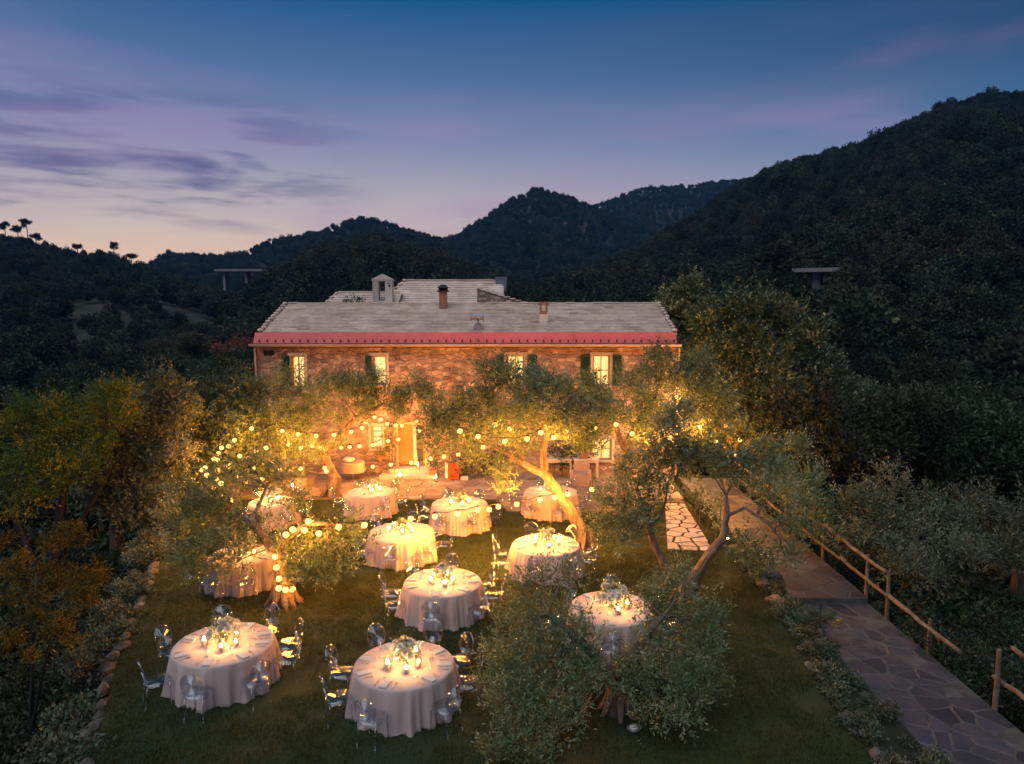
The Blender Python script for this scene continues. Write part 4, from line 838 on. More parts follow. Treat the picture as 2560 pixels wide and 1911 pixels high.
# dense shrub with reddish creeper at the left end of the house
sh = empty('shrub', (-12.4, 31, -.5)); tag(sh, 'dense dark shrub with reddish creeper on top left of the farmhouse', 'shrub')
q, t = cloud([(*(Vector(c[:3]) - sh.location), c[3]) for c in px((580, 935, 31, 1.0), (545, 960, 31, .8), (612, 965, 30.6, .8), (580, 1000, 30.4, .9), (620, 905, 31, .6), (550, 915, 31, .6))], 260, .25, 6, .09, .05, .3, .6, .05, .9, .6, 5)
link('foliage', quads_mesh('foliage', q, t), M['ivy'], sh)
q, t = cloud([(*(Vector(c[:3]) - sh.location), c[3]) for c in px((560, 868, 31, .42), (600, 862, 31, .42), (625, 858, 31, .3), (545, 882, 31, .3))], 260, .25, 6, .09, .05, .3, .4, .05, .7, .6, 6)
link('creeper', quads_mesh('creeper', q, t), M['redleaf'], sh)
# hedge and creepers against the lower house wall
def hedge(label, clumps, m='ivy', per=260, ll=.09, name='hedge', cat='hedge'):
    c = [(*spot(u, v, y), r) for u, v, y, r in clumps]; b = Vector((c[0][0], c[0][1], 0)); o_ = empty(name, b); tag(o_, label, cat)
    q, t = cloud([(x - b.x, y - b.y, z, r) for x, y, z, r in c], per, .2, 6, ll, ll * .55, .3, .5, .08, .9, .6, int(abs(c[0][0]) * 10 + 50 + c[0][1]))
    link('foliage', quads_mesh('foliage', q, t), M[m], o_)
    s_ = MB()
    for x, y, z, r in c: s_.tube([(x - b.x, y - b.y, 0), (x - b.x + .05, y - b.y, max(z, .1))], [.02, .01], 5)
    s_.build('stem', M['bark'], o_)
hedge('clipped dark green hedge along the house wall right of the door', [(1165, 1160, 28.9, .45), (1195, 1155, 28.9, .45), (1225, 1160, 28.9, .45), (1255, 1150, 28.9, .5), (1180, 1185, 28.7, .35), (1230, 1185, 28.7, .38), (1145, 1178, 28.7, .3)])
hedge('dark round shrub against the wall above the white console tables', [(1405, 1125, 29, .5), (1440, 1110, 29, .5), (1385, 1145, 29, .4), (1425, 1145, 29, .45), (1460, 1135, 29, .36), (1415, 1170, 28.9, .3)])
hedge('leafy shrub lit gold beside the left lower window', [(970, 1090, 29.1, .28), (985, 1120, 29.1, .26), (965, 1130, 29, .25), (978, 1068, 29.2, .2)], 'mimosa')
hedge('climbing plant growing up the house front beside the middle', [(1120, 975, 29.3, .28), (1128, 1005, 29.3, .3), (1122, 1035, 29.3, .3), (1132, 950, 29.4, .18)], 'redleaf', 160, .08, 'climbing_plant', 'plant')
hedge('yellow-green shrub glowing at the right corner of the terrace', [(1850, 1085, 27, .5), (1880, 1120, 26.5, .5), (1835, 1120, 27, .4), (1900, 1075, 27, .35)], 'mimosa', 240)
hedge('low green shrub on the bed between the flagstones and the path', [(1750, 1235, 22.5, .3), (1770, 1265, 22, .3), (1740, 1205, 23, .26), (1790, 1300, 21, .28), (1800, 1250, 22.3, .25)], 'olive', 300)
hedge('dark leafy shrub by the large stones at the path edge', [(1880, 1390, 18.8, .3), (1855, 1355, 19.2, .26), (1900, 1410, 18.4, .22)], 'laurel', 300)

# mid-distance trees on the slopes, each standing on its own
def proto(name, label, cl, leaf, m, h=2.0):
    return tree(name, label, None, (0, 0, 0), [[((0, 0, -3), .2), ((.05, 0, h * .4), .14), ((0, .1, h), .07)]], cl, leaf, m, .05, inner=1)
FAR = dict(per=230, L=.42, nl=6, ll=.19, lw=.08, up=.4, shell=.4, shoots=.1, flat=.9, jit=.5, curl=.8)
PR = []
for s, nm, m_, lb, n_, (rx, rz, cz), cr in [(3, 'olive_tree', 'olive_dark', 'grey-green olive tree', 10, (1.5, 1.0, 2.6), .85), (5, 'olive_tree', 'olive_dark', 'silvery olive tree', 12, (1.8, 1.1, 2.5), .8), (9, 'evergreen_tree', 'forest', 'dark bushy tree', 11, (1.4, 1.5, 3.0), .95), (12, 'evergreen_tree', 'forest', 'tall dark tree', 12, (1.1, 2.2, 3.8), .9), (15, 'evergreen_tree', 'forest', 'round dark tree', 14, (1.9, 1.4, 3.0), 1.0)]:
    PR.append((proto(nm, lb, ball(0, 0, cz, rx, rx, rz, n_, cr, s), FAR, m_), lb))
used = set(); placed = []
def put(x, y, k, sc, lab, grp):
    z = sheet_z(x, y); p, lb = PR[k]
    if k in used: o = copy_tree(p)
    else: used.add(k); o = p
    o.location = (x, y, z); o.rotation_euler = (0, 0, random.uniform(0, 6.28)); o.scale = (sc, sc, sc * random.uniform(.9, 1.15)); o['group'] = grp; ALLT.append((grp, lb, lab, x / y, o))
g = random.Random(31)
ORD = ['leftmost', 'second', 'third', 'fourth', 'fifth', 'sixth', 'seventh', 'eighth', 'ninth', 'tenth', 'eleventh', 'twelfth', 'thirteenth', 'fourteenth', 'fifteenth', 'sixteenth']
ALLT = []
def scatter_trees(n, rx, ry, grp, lab, ks, mind, s=(.8, 1.3)):
    k = t = 0
    while k < n and t < 4000:
        t += 1; y = g.uniform(*ry); x = g.uniform(*rx) * y
        if any(math.hypot(x - a, y - b) < mind * (1 + .01 * y) for a, b in placed): continue
        placed.append((x, y)); put(x, y, g.choice(ks), g.uniform(*s), lab, grp); k += 1
scatter_trees(34, (-.80, -.36), (29, 62), 'trees on the near left slope', 'on the near left slope beyond the lawn', (0, 1, 1, 0, 2), 3.0)
scatter_trees(34, (-.80, -.30), (62, 125), 'trees on the far left slope', 'in the wood down the left valley', (0, 2, 2, 3, 4), 4.2, (1.0, 1.6))
scatter_trees(22, (.44, .86), (25, 60), 'trees on the near right slope', 'on the slope below the rail fence', (2, 4, 4, 0, 3), 3.0)
scatter_trees(24, (.28, .90), (60, 110), 'trees at the foot of the right mountainside', 'at the foot of the mountainside', (2, 3, 4), 4.5, (1.0, 1.7))
scatter_trees(14, (-.24, .24), (52, 100), 'trees behind the farmhouse', 'behind the roofs of the farmhouse', (2, 4, 3), 4.5, (1.0, 1.5))
for key in sorted({(a, b, c) for a, b, c, d, e in ALLT}):
    row = sorted((t for t in ALLT if t[:3] == key), key=lambda t: t[3])
    for i, t in enumerate(row):
        o_ = ORD[min(i, 15)] if len(row) > 1 else 'only'
        t[4]['label'] = ('%s %s %s' % (o_, key[1], key[2])) if i == 0 else '%s %s from the left %s' % (o_, key[1], key[2])

# undergrowth and grass as masses
BUSH = [inst_mesh('undergrowth_clump', 'bush', s) for s in (41, 42, 43)]
pts = []
while len(pts) < 2600:
    y = g.uniform(16, 90); x = g.uniform(-.95, .95) * y
    if wall_x(min(max(y, 4), 45)) - .7 < x < 9.7 and y < 45: continue
    pts.append((x, y, sheet_z(x, y) - .1, g.uniform(.35, .8) * (1 if y < 30 else 1.6)))
scatter('undergrowth', pts, BUSH, M['forest'], 'dark undergrowth covering the slopes around the terrace')
fq = [cloud(ball(0, 0, .35, .5, .5, .3, 6, .35, s), 420, .26, 5, .10, .042, .4, .4, .15, .9, .6, s) for s in (61, 62, 63)]
pts = []
while len(pts) < 900:
    y = g.uniform(7.5, 24); sd_ = g.random() < .6
    x = wall_x(y) - g.uniform(.5, 7) if sd_ else g.uniform(9.3, 14)
    pts.append((x, y, sheet_z(x, y) - .1, g.uniform(.5, 1.2)))
scatter('slope_plants', pts, [quads_mesh('slope_plant', *q_) for q_ in fq], M['forest'], 'dark tangled plants on the slopes close to the camera')
def blade_patch(seed, n=150, h=.055, r=.30):
    q = np.random.default_rng(seed); p = np.c_[q.uniform(-r, r, (n, 2)), np.zeros(n)]; a = q.uniform(0, 6.28, n); le = q.normal(0, .022, (n, 2)); hh = h * (.4 + 1.1 * q.random(n))
    w = .0045; sx = np.c_[np.cos(a) * w, np.sin(a) * w, np.zeros(n)]; tip = p + np.c_[le, hh]; mid = p + np.c_[le * .35, hh * .6]
    return quads_mesh('grass_patch', np.stack([p - sx, p + sx, mid + sx * .8, tip], 1), np.clip(q.normal(.45, .25, n), 0, 1))
def in_poly(x, y, P):
    c = False
    for i in range(len(P)):
        (a, b), (d, e) = P[i], P[i - 1]
        if (b > y) != (e > y) and x < (d - a) * (y - b) / (e - b) + a: c = not c
    return c
pts = []; TABLE_XY = []
xx = -12.5
y = 8.6
while y < 26:
    x = wall_x(y) + .1
    while x < lawn_right(y):
        a, b = x + g.uniform(-.15, .15), y + g.uniform(-.15, .15)
        wn = math.sin(a * 1.3 + 1) * math.sin(b * 1.1) + .6 * math.sin(a * 3.1 - b * 2.3)
        if not in_poly(a, b, TER) and not in_poly(a, b, FL) and not (wn > .95 and g.random() < .75): pts.append((a, b, 0, g.uniform(.6, 1.15) * (1 if b < 20 else .85)))
        x += .30
    y += .30
for k in range(130):
    f = g.random(); a, b = 4.65 + 1.2 * g.random() + .5 * f, 20.4 + 4.6 * f; pts.append((a, b, -.01, .45))
scatter('grass', pts, [blade_patch(s) for s in (1, 2, 3, 4)], M['blade'], 'short mown grass of the lawn')
pts = []
for k in range(150):
    y = g.uniform(8.5, 26); pts.append((g.uniform(lawn_right(y) + .1, 6.75), y, -.08, g.uniform(.06, .2)))
for k in range(160):
    y = g.uniform(8.5, 25); pts.append((wall_x(y) - g.uniform(.0, .9), y, g.uniform(-.8, -.05), g.uniform(.10, .3)))
scatter('bed_plants', pts, [inst_mesh('low_plant', 'bush', s) for s in (51, 52)], M['olive_dark'], 'low plants filling the stone-edged beds')
# fan palm at the path edge
fp_ = empty('fan_palm', (6.72, 14.8, -.05)); tag(fp_, 'small dark fan palm at the left edge of the stone path', 'palm')
MB().tube([(0, 0, -.1), (.02, 0, .12), (.03, 0, .28)], [.09, .08, .06], 8, rough=.15).build('trunk', M['bark'], fp_)
for k in range(13):
    a = k * 2.4; el = .35 + .9 * (k / 13); fr = MB(); d = Vector((math.cos(a) * math.cos(el), math.sin(a) * math.cos(el), math.sin(el))); s_ = d.cross(Vector((0, 0, 1))).normalized(); st = Vector((.03, 0, .25)); hub = st + d * .26
    fr.tube([st, st + d * .14 + Vector((0, 0, .01)), hub], [.010, .008, .006], 5)
    for j in range(11):
        b = (j - 5) / 5 * 1.25; q = (d * math.cos(b) + s_ * math.sin(b)); up_ = q.cross(d.cross(s_)).normalized() * .013; tip = hub + q * (.36 - .05 * abs(b)) + Vector((0, 0, -.03))
        mid = hub + q * .18 + Vector((0, 0, .012)); fr.add([hub, mid + up_, tip, mid - up_], [(0, 1, 2, 3)])
    fr.build('frond', M['palm'], fp_)
# ------------------------------------------------------------------ tables, chairs and settings
def cloth_mesh(rad, seed, drop=.75):
    g = random.Random(seed); n = 216; vs = []; fs = []; zt = .752
    ph = [g.uniform(0, 6.28) for _ in range(6)]
    def fold(a, f):
        w = .5 + .5 * math.sin(15 * a + ph[0] + 1.1 * math.sin(3 * a + ph[1])); w2 = 1 - abs(math.sin(21 * a + ph[2] + 1.6 * math.sin(4 * a + ph[3]))); w3 = math.sin(6 * a + ph[4])
        return f ** .7 * (.135 * w ** 1.8 * (.55 + .45 * math.sin(5 * a + ph[5]) ** 2) + .075 * w2 * (.45 + .55 * math.cos(3 * a + ph[2]) ** 2) + .035 * w3)
    rings = [(0.0, zt, 0), (rad * .5, zt, 0), (rad * .8, zt, 0), (rad * .97, zt, 0), (rad + .003, zt - .006, .0), (rad + .008, zt - .03, .02)] + [(rad + .010 + .03 * f, zt - .03 - (drop - .03) * f, f) for f in (.12, .25, .4, .55, .7, .85, 1.0)]
    vs.append((0, 0, zt))
    for r, z, f in rings[1:]:
        for k in range(n):
            a = 2 * math.pi * k / n; rr_ = r + fold(a, f); zz = z
            if f == 1.0: zz = max(.004, z + .012 * math.sin(11 * a + ph[5])); rr_ += .02 * math.sin(7 * a + ph[1])
            vs.append((rr_ * math.cos(a), rr_ * math.sin(a), zz))
    for k in range(n): fs.append((0, 1 + k, 1 + (k + 1) % n))
    for i in range(len(rings) - 2):
        for k in range(n): p, q = 1 + i * n + k, 1 + i * n + (k + 1) % n; fs.append((p, p + n, q + n, q))
    me = bpy.data.meshes.new('tablecloth'); me.from_pydata(vs, [], fs); me.polygons.foreach_set('use_smooth', [True] * len(fs)); me.materials.append(M['cloth']); return me
# clear oval-backed chair, facing +x towards the table
def chair_meshes():
    seat = MB(); n = 20; top = []
    for k in range(n):
        a = 2 * math.pi * k / n; c, s = math.cos(a), math.sin(a); p = 3.2
        top.append((.215 * math.copysign(abs(c) ** (2 / p), c), .22 * math.copysign(abs(s) ** (2 / p), s)))
    rg = lambda k, z: [(x * k, y * k, z) for x, y in top]
    vs = rg(.93, .462) + rg(1, .452) + rg(1, .405) + rg(.94, .405) + rg(.92, .44)
    fs = [tuple(range(n))] + [(j * n + i, (j + 1) * n + i, (j + 1) * n + (i + 1) % n, j * n + (i + 1) % n) for j in range(4) for i in range(n)] + [tuple(4 * n + i for i in range(n))[::-1]]
    seat.add(vs, fs, .5)
    back = MB(); m = 24; cz, hz, hy = .70, .225, .205
    def bp(k, off, f):
        a = 2 * math.pi * k / m; y, z = hy * f * math.sin(a), cz + hz * f * math.cos(a); bow = .035 * (y / hy) ** 2
        return (-.205 - .22 * (z - .46) + bow + off, y, z)
    vs = [bp(k, o_, f) for f, o_ in ((1.0, .011), (1.0, -.011), (.9, -.011), (.86, -.005), (.86, .005), (.9, .011)) for k in range(m)]
    fs = [(j * m + k, j * m + (k + 1) % m, ((j + 1) % 6) * m + (k + 1) % m, ((j + 1) % 6) * m + k) for j in range(6) for k in range(m)]
    fs += [tuple(3 * m + k for k in range(m))[::-1], tuple(4 * m + k for k in range(m))]
    back.add(vs, fs, .5)
    for s in (-1, 1): back.tube([(-.19, s * .12, .44), (-.215, s * .15, .52), (-.225, s * .17, .58)], [.016, .014, .012], 8)
    legs = [MB().tube([(x, y, .41), (x + dx * .5, y + dy * .5, .2), (x + dx, y + dy, 0)], [.020, .016, .010], 8) for x, y, dx, dy in ((.18, .17, .01, .01), (.18, -.17, .01, -.01), (-.18, .16, -.06, .01), (-.18, -.16, -.06, -.01))]
    r = [seat.mesh('seat', True), back.mesh('backrest', True)] + [l.mesh('leg', True) for l in legs]
    for q in r: q.materials.append(M['acrylic']); q.materials.append(M['acrylic_edge'])
    for q, keep in ((r[0], lambda f: len(f.vertices) > 8), (r[1], lambda f: len(f.vertices) > 20), *((z_, lambda f: False) for z_ in r[2:])):
        for f in q.polygons: f.material_index = 0 if keep(f) else 1
    return r
CH = chair_meshes()
def chair(loc, rz, label, group):
    o = empty('chair', loc, rz); tag(o, label, 'chair', group)
    for nm, me in zip(('seat', 'backrest', 'leg', 'leg', 'leg', 'leg'), CH): link(nm, me, None, o)
def side(a):
    a = (a + 360) % 360
    return ['right', 'back right', 'far', 'back left', 'left', 'near left', 'near', 'near right'][int(((a + 22.5) % 360) // 45)]
def lathe_mesh(name, prof, m, n=16, smooth=True):
    me = MB().lathe(prof, n).mesh(name, smooth); me.materials.append(M[m]); return me
GLASSM = lathe_mesh('wine_glass', [(.001, .001), (.034, .003), (.034, .005), (.005, .010), (.004, .085), (.012, .095), (.034, .120), (.038, .150), (.032, .195), (.030, .195), (.036, .150), (.031, .122), (.001, .100)], 'glass', 12)
HURM = lathe_mesh('glass_shade', [(.060, .004), (.066, .02), (.068, .10), (.064, .19), (.061, .19), (.065, .10), (.062, .02), (.001, .008)], 'glass', 16)
WAXM = lathe_mesh('candle', [(.001, .010), (.036, .010), (.037, .10), (.034, .105), (.001, .100)], 'wax', 14)
FLM = lathe_mesh('flame', [(.001, .108), (.010, .118), (.013, .132), (.009, .150), (.001, .168)], 'flame', 8)
nap = MB().box((0, 0, .008), (.27, .13, .014), 0, .5).box((.01, .0, .019), (.22, .115, .009), .05, .6); NAPM = nap.mesh('napkin'); NAPM.materials.append(M['napkin'])
fk = MB().box((-.04, 0, .004), (.12, .008, .004)).add([(.02, -.012, .002), (.05, -.013, .006), (.05, .013, .006), (.02, .012, .002)], [(0, 1, 2, 3)])
for q in (-.0105, -.0035, .0035, .0105): fk.box((.078, q, .005), (.058, .004, .003))
FKM = fk.mesh('fork'); FKM.materials.append(M['silver'])
kn = MB().box((-.055, 0, .004), (.09, .012, .006)).add([(-.01, -.007, .003), (.10, -.005, .003), (.115, .006, .003), (-.01, .007, .003), (-.01, 0, .006), (.10, .0, .005)], [(0, 1, 5, 4), (4, 5, 2, 3), (0, 3, 2, 1), (1, 2, 5)])
KNM = kn.mesh('knife'); KNM.materials.append(M['silver'])
PLM = lathe_mesh('plate', [(.001, .004), (.075, .004), (.10, .012), (.125, .018), (.127, .015), (.10, .006), (.07, .001), (.001, .001)], 'white', 24)
def blossom(seed):
    g = np.random.default_rng(seed); Q = []
    for ring, (n, tilt, L) in enumerate([(6, .25, .050), (6, .75, .042), (4, 1.2, .030)]):
        for k in range(n):
            a = 2 * math.pi * (k + .5 * ring) / n + g.normal() * .12; d = np.array([math.cos(a) * math.cos(tilt), math.sin(a) * math.cos(tilt), math.sin(tilt)]); s_ = np.array([-math.sin(a), math.cos(a), 0]) * .027
            p = d * .006; Q.append([p, p + d * L * .6 + s_, p + d * L + np.array([0, 0, .008]), p + d * L * .6 - s_])
    return quads_mesh('blossom', np.array(Q), np.clip(g.normal(.6, .25, len(Q)), 0, 1))
BLS = [blossom(s) for s in range(4)]
for b in BLS: b.materials.append(M['petal'])
q, t = cloud([(0, 0, .16, .12), (.08, .03, .15, .09), (-.07, -.04, .16, .10), (0, .06, .22, .09)], 2600, .12, 4, .055, .024, .5, .4, .2, .9, .6, 88); FOLM = quads_mesh('foliage', q, t); FOLM.materials.append(M['olive'])
VASEM = lathe_mesh('vase', [(.001, .002), (.065, .002), (.085, .05), (.075, .10), (.060, .13), (.055, .13), (.07, .10), (.08, .05), (.06, .01), (.001, .01)], 'glass', 16)
def flowers(loc, rz, label, n, sc, g):
    o = empty('flower_arrangement', loc, rz); o.scale = (sc,) * 3; tag(o, label, 'flower arrangement', 'white flower centrepieces')
    link('vase', VASEM, None, o); link('foliage', FOLM, None, o); st = MB()
    for k in range(n):
        a = k * 2.4 + g.uniform(-.3, .3); el = g.uniform(.15, 1.45); r_ = g.uniform(.10, .20); p = Vector((math.cos(a) * math.cos(el) * r_ * 1.25, math.sin(a) * math.cos(el) * r_ * 1.25, .15 + math.sin(el) * r_))
        b = link('blossom', BLS[k % 4], None, o, p); b.rotation_euler = ((p - Vector((0, 0, .10))).to_track_quat('Z', 'Y')).to_euler(); b.scale = (g.uniform(.95, 1.5),) * 3
        st.tube([(0, 0, .06), p * .6 + Vector((0, 0, .05)), p], .0025, 4)
    st.build('stem', M['ivy'], o)
E8 = lambda ph: [ph + 45 * k for k in range(8)]
E6 = lambda ph: [ph + 60 * k for k in range(6)]
TABLES = [  # name of the table, x, y, radius, chair angles, centrepiece blossoms, scale, settings
    ('round table at the front left near the stone wall', -5.58, 13.07, .92, [-89, -42, 2, 30, 72, 112, 165, -140], 16, 1.25, 2),
    ('nearest round table at the front centre', -1.97, 12.28, .90, [-107, -45, -2, 38, 75, 120, 166, -153], 16, 1.2, 2),
    ('round table in the middle of the lawn', -1.64, 16.1, .90, [-153, -95, -42, 1, 32, 85, 128, 174], 16, 1.2, 2),
    ('round table left of the leaning olive trunk', .92, 18.68, .90, [-105, -58, -12, 18, 55, 105, 165, -160], 14, 1.15, 2),
    ('round table right of the low bulbs on the left', -3.18, 19.76, .92, E8(-95), 10, 1.0, 1),
    ('round table behind the string of lawn bulbs', -1.71, 22.59, .90, E8(-70), 12, 1.05, 1),
    ('round table behind the leaning olive trunk', 1.35, 24.06, .92, E8(-80), 12, 1.0, 1),
    ('smaller round table at the terrace edge on the left', -4.9, 24.06, .78, E6(-60), 14, 1.15, 1),
    ('small round table with tall flowers behind the olive branches', -7.92, 22.82, .72, E6(10), 20, 1.5, 1),
    ('round table half hidden by the drooping olive', -7.02, 17.88, .86, E8(-110), 18, 1.6, 1),
    ('round table behind the low front olive', 2.16, 14.67, .90, E8(82), 22, 1.5, 1)]
CM = [cloth_mesh(1.0, s, .75) for s in (1, 2, 3, 4)]
g = random.Random(77)
for ti, (nm, x, y, r, angs, nb, fsc, full) in enumerate(TABLES):
    tb = empty('round_table', (x, y, 0), g.uniform(0, 6.28)); tag(tb, nm.replace('round table', 'round table under a floor-length blush cloth', 1) if len(nm.split()) < 10 else nm + ', cloth to the ground', 'table', 'round tables set for dinner')
    link('tablecloth', cloth_mesh(r, ti + 1), None, tb)
    MB().lathe([(.01, .745), (r - .02, .745), (r - .02, .715), (.01, .715)], 32).build('tabletop', M['wood'], tb)
    for k in range(4): MB().tube([(math.cos(k * 1.571) * .5, math.sin(k * 1.571) * .5, .715), (math.cos(k * 1.571) * .5, math.sin(k * 1.571) * .5, .005)], .02, 6).build('leg', M['metal'], tb)
    where = nm.replace('round table', 'table').replace('nearest', 'front').replace(' at the ', ' ')
    short = 'the ' + nm
    seen = {}
    for a in angs:
        s_ = side(a); seen[s_] = seen.get(s_, 0) + 1
        d = r + .27 + g.uniform(-.03, .05); A = R(a)
        lb = 'clear chair, %s side%s of the %s' % (s_, ' second' if seen[s_] > 1 else '', nm)
        chair((x + math.cos(A) * d, y + math.sin(A) * d, 0), A + math.pi + g.uniform(-.12, .12), ' '.join(lb.split()[:16]), 'clear oval-backed chairs around the tables')
        ts = .756
        if full:
            c, s2 = math.cos(A), math.sin(A); P = lambda rad, off: (x + c * rad - s2 * off, y + s2 * rad + c * off, ts)
            link_ = lambda name, me, pos, rot, cat: tag(link(name, me, None, None, pos, rot), '%s on %s' % ({'napkin': 'folded pale napkin', 'fork': 'silver fork', 'knife': 'silver knife', 'wine_glass': 'clear wine glass', 'plate': 'white plate'}[name], short), cat, {'knife': 'knives', 'wine glass': 'wine glasses'}.get(cat, cat + 's') + ' on ' + short)
            link_('napkin', NAPM, (P(r - .16, 0)[0], P(r - .16, 0)[1], ts + 0), A + g.uniform(-.15, .15), 'napkin')
            if full > 1:
                link_('fork', FKM, P(r - .17, .165), A + math.pi, 'fork'); link_('knife', KNM, P(r - .17, -.165), A + math.pi, 'knife'); link_('wine_glass', GLASSM, P(r - .38, -.12), 0, 'wine glass')
    flowers((x + g.uniform(-.04, .04), y + .06, .755), g.uniform(0, 6.28), 'white flower centrepiece on the ' + nm, nb + 4, fsc, g)
    for k in range(5 if ti < 7 else 4):
        a = R(-90 + 72 * k + g.uniform(-18, 18)); d = r * (.32 + .08 * g.random()); sc = g.uniform(.85, 1.2)
        if k == 0: a = R(-75)
        o = empty('candle_lantern', (x + math.cos(a) * d, y + math.sin(a) * d, .755)); o.scale = (sc,) * 3; tag(o, 'lit glass candle lantern on ' + short, 'candle', 'candle lanterns on ' + short)
        link('glass_shade', HURM, None, o); link('candle', WAXM, None, o); link('flame', FLM, None, o)

# ------------------------------------------------------------------ strings of warm bulbs
BULBM = bpy.data.meshes.new('bulb'); bm = bmesh.new(); bmesh.ops.create_icosphere(bm, subdivisions=1, radius=.082); bm.to_mesh(BULBM); bm.free(); BULBM.materials.append(M['bulb'])
SOCKM = MB().tube([(0, 0, .045), (0, 0, .115)], .02, 6).mesh('socket'); SOCKM.materials.append(M['cord'])
BULB_LIGHT = bpy.data.lights.new('bulb_light', 'POINT'); BULB_LIGHT.energy = 150; BULB_LIGHT.color = (1.0, .345, .045); BULB_LIGHT.shadow_soft_size = .094
def on_plane(u, v, a, b):
    d = spot(u, v, 10) - Vector((0, 0, CAM_Z)); n = Vector((b[1] - a[1], a[0] - b[0])); k = (n.x * a[0] + n.y * a[1]) / (n.x * d.x + n.y * d.y)
    return Vector((0, 0, CAM_Z)) + d * k
def bulbs(label, pts, a, b, watt=170):
    L_ = BULB_LIGHT.copy(); L_.energy = watt
    P = [on_plane(u, v, a, b) for u, v in pts]; o = empty('string_lights', P[0]); tag(o, label, 'string lights', 'strings of warm bulbs')
    L = [p - P[0] + Vector((0, 0, .12)) for p in P]; c = []
    for i in range(len(L) - 1):
        m_ = (L[i] + L[i + 1]) / 2; c += [L[i], m_ - Vector((0, 0, min(.12, (L[i + 1] - L[i]).length * .08)))]
    c.append(L[-1])
    if len(c) == 1: c = [c[0] + Vector((0, 0, .5)), c[0]]
    MB().tube(c, .011, 5).build('cable', M['cord'], o)
    for p in P:
        b_ = link('bulb', BULBM, None, o, p - P[0]); link('socket', SOCKM, None, b_)
        lo_ = bpy.data.objects.new('bulb_light', L_); COL.objects.link(lo_); lo_.parent = b_   # the light this bulb gives
bulbs('row of bulbs strung low across the lawn behind the middle tables', [(1027, 1297), (1087, 1292), (1144, 1285), (1194, 1275), (1223, 1274), (1246, 1267), (1292, 1261), (1350, 1250), (1387, 1244), (1419, 1236)], (-4.6, 17.2), (2.0, 20.2), 560)
bulbs('garland of bulbs arching over the door and left lower window', [(914, 1056), (936, 1044), (953, 1049), (968, 1060), (989, 1064), (1005, 1065), (1043, 1052)], (-7, 28.7), (0, 28.7), 42)
bulbs('row of bulbs through the olive left of the doorway', [(721, 1112), (752, 1120), (781, 1115), (801, 1121), (823, 1119), (853, 1119), (874, 1118), (899, 1116)], (-8.4, 25.0), (-5.5, 26.8))
bulbs('short string of bulbs on the shrub by the lower left window', [(933, 1113), (949, 1107), (970, 1103), (996, 1099)], (-7, 28.3), (0, 28.3), 50)
bulbs('string of bulbs sweeping low from the door step to the olive', [(932, 1167), (977, 1162), (1028, 1157), (1077, 1147), (1110, 1142), (1146, 1137), (1176, 1128), (1207, 1118)], (-5.6, 28.0), (-.8, 21.4))
bulbs('three bulbs hanging in the leaves right of the door', [(1049, 1077), (1068, 1083), (1097, 1075)], (-5, 27.9), (0, 27.0))
bulbs('two bulbs high in the crown of the leaning olive', [(1237, 1063), (1274, 1073)], (-2, 21.0), (2, 19.7), 150)
bulbs('three bulbs strung from the leaning olive towards the right tree', [(1384, 1094), (1419, 1078), (1488, 1072)], (1, 20.0), (3.5, 22.4), 190)
bulbs('string of bulbs under the olives at the left of the terrace', [(622, 1146), (635, 1168), (681, 1155), (700, 1175), (751, 1172), (812, 1170), (816, 1179)], (-9.4, 23.6), (-6.0, 25.0))
bulbs('sloping chain of bulbs in the dark olives at the far left', [(629, 1072), (586, 1101), (571, 1116), (554, 1120), (546, 1134), (535, 1148), (544, 1150), (513, 1170), (504, 1175)], (-8.8, 24.2), (-10.4, 23.0))
bulbs('cluster of bulbs above the drooping olive on the left', [(572, 1165), (545, 1178), (518, 1188), (541, 1196), (552, 1209), (533, 1219), (550, 1238), (579, 1251)], (-9, 18.6), (-6, 18.6))
bulbs('low bright bulbs hanging inside the drooping olive', [(715, 1337), (732, 1324), (771, 1304), (761, 1326), (797, 1334), (847, 1318), (911, 1313)], (-6, 15.9), (-3, 16.3), 110)
bulbs('bulbs wound round the dark olive trunk', [(688, 1392), (691, 1419), (698, 1447), (697, 1471), (714, 1475), (731, 1473)], (-6, 16.33), (-5, 16.33), 60)
bulbs('single bulb high in the tall olive at the house corner', [(1692, 994)], (0, 23.0), (5, 23.0), 320)
bulbs('single bulb hanging low beside the leaning olive trunk', [(1480, 1224)], (0, 20.0), (5, 20.0), 320)
bulbs('pair of bulbs among the leaves at the right house corner', [(1720, 1042), (1775, 1050)], (0, 25.5), (9, 25.5), 500)

bulbs('added bulbs standing in for glimmers through the tall olive at the house corner', [(1540, 1062), (1580, 1085), (1625, 1098), (1662, 1082), (1705, 1075), (1750, 1068)], (3.3, 22.3), (6.2, 23.2), 260)  # bulbs added for the glimmers of light coming from behind this crown
bulbs('upper row of bulbs along the house front left of the door', [(705, 1078), (745, 1086), (790, 1090), (835, 1088), (878, 1080), (905, 1070)], (-8.4, 25.2), (-5.8, 25.4), 120)
bulbs('bulbs draped between the far left olives above the wall', [(600, 1140), (640, 1128), (665, 1120), (592, 1190), (615, 1205), (655, 1198)], (-9.6, 22.4), (-8.0, 23.4), 120)
bulbs('row of bulbs running down to the far end of the path', [(1815, 1065), (1850, 1100), (1838, 1140), (1790, 1105)], (7.2, 25.6), (9.0, 25.0), 320)
bulbs('string of bulbs looped under the leaning olive crown', [(1150, 1078), (1195, 1092), (1262, 1104), (1318, 1098), (1352, 1082)], (-1.8, 20.6), (1.0, 19.6), 110)

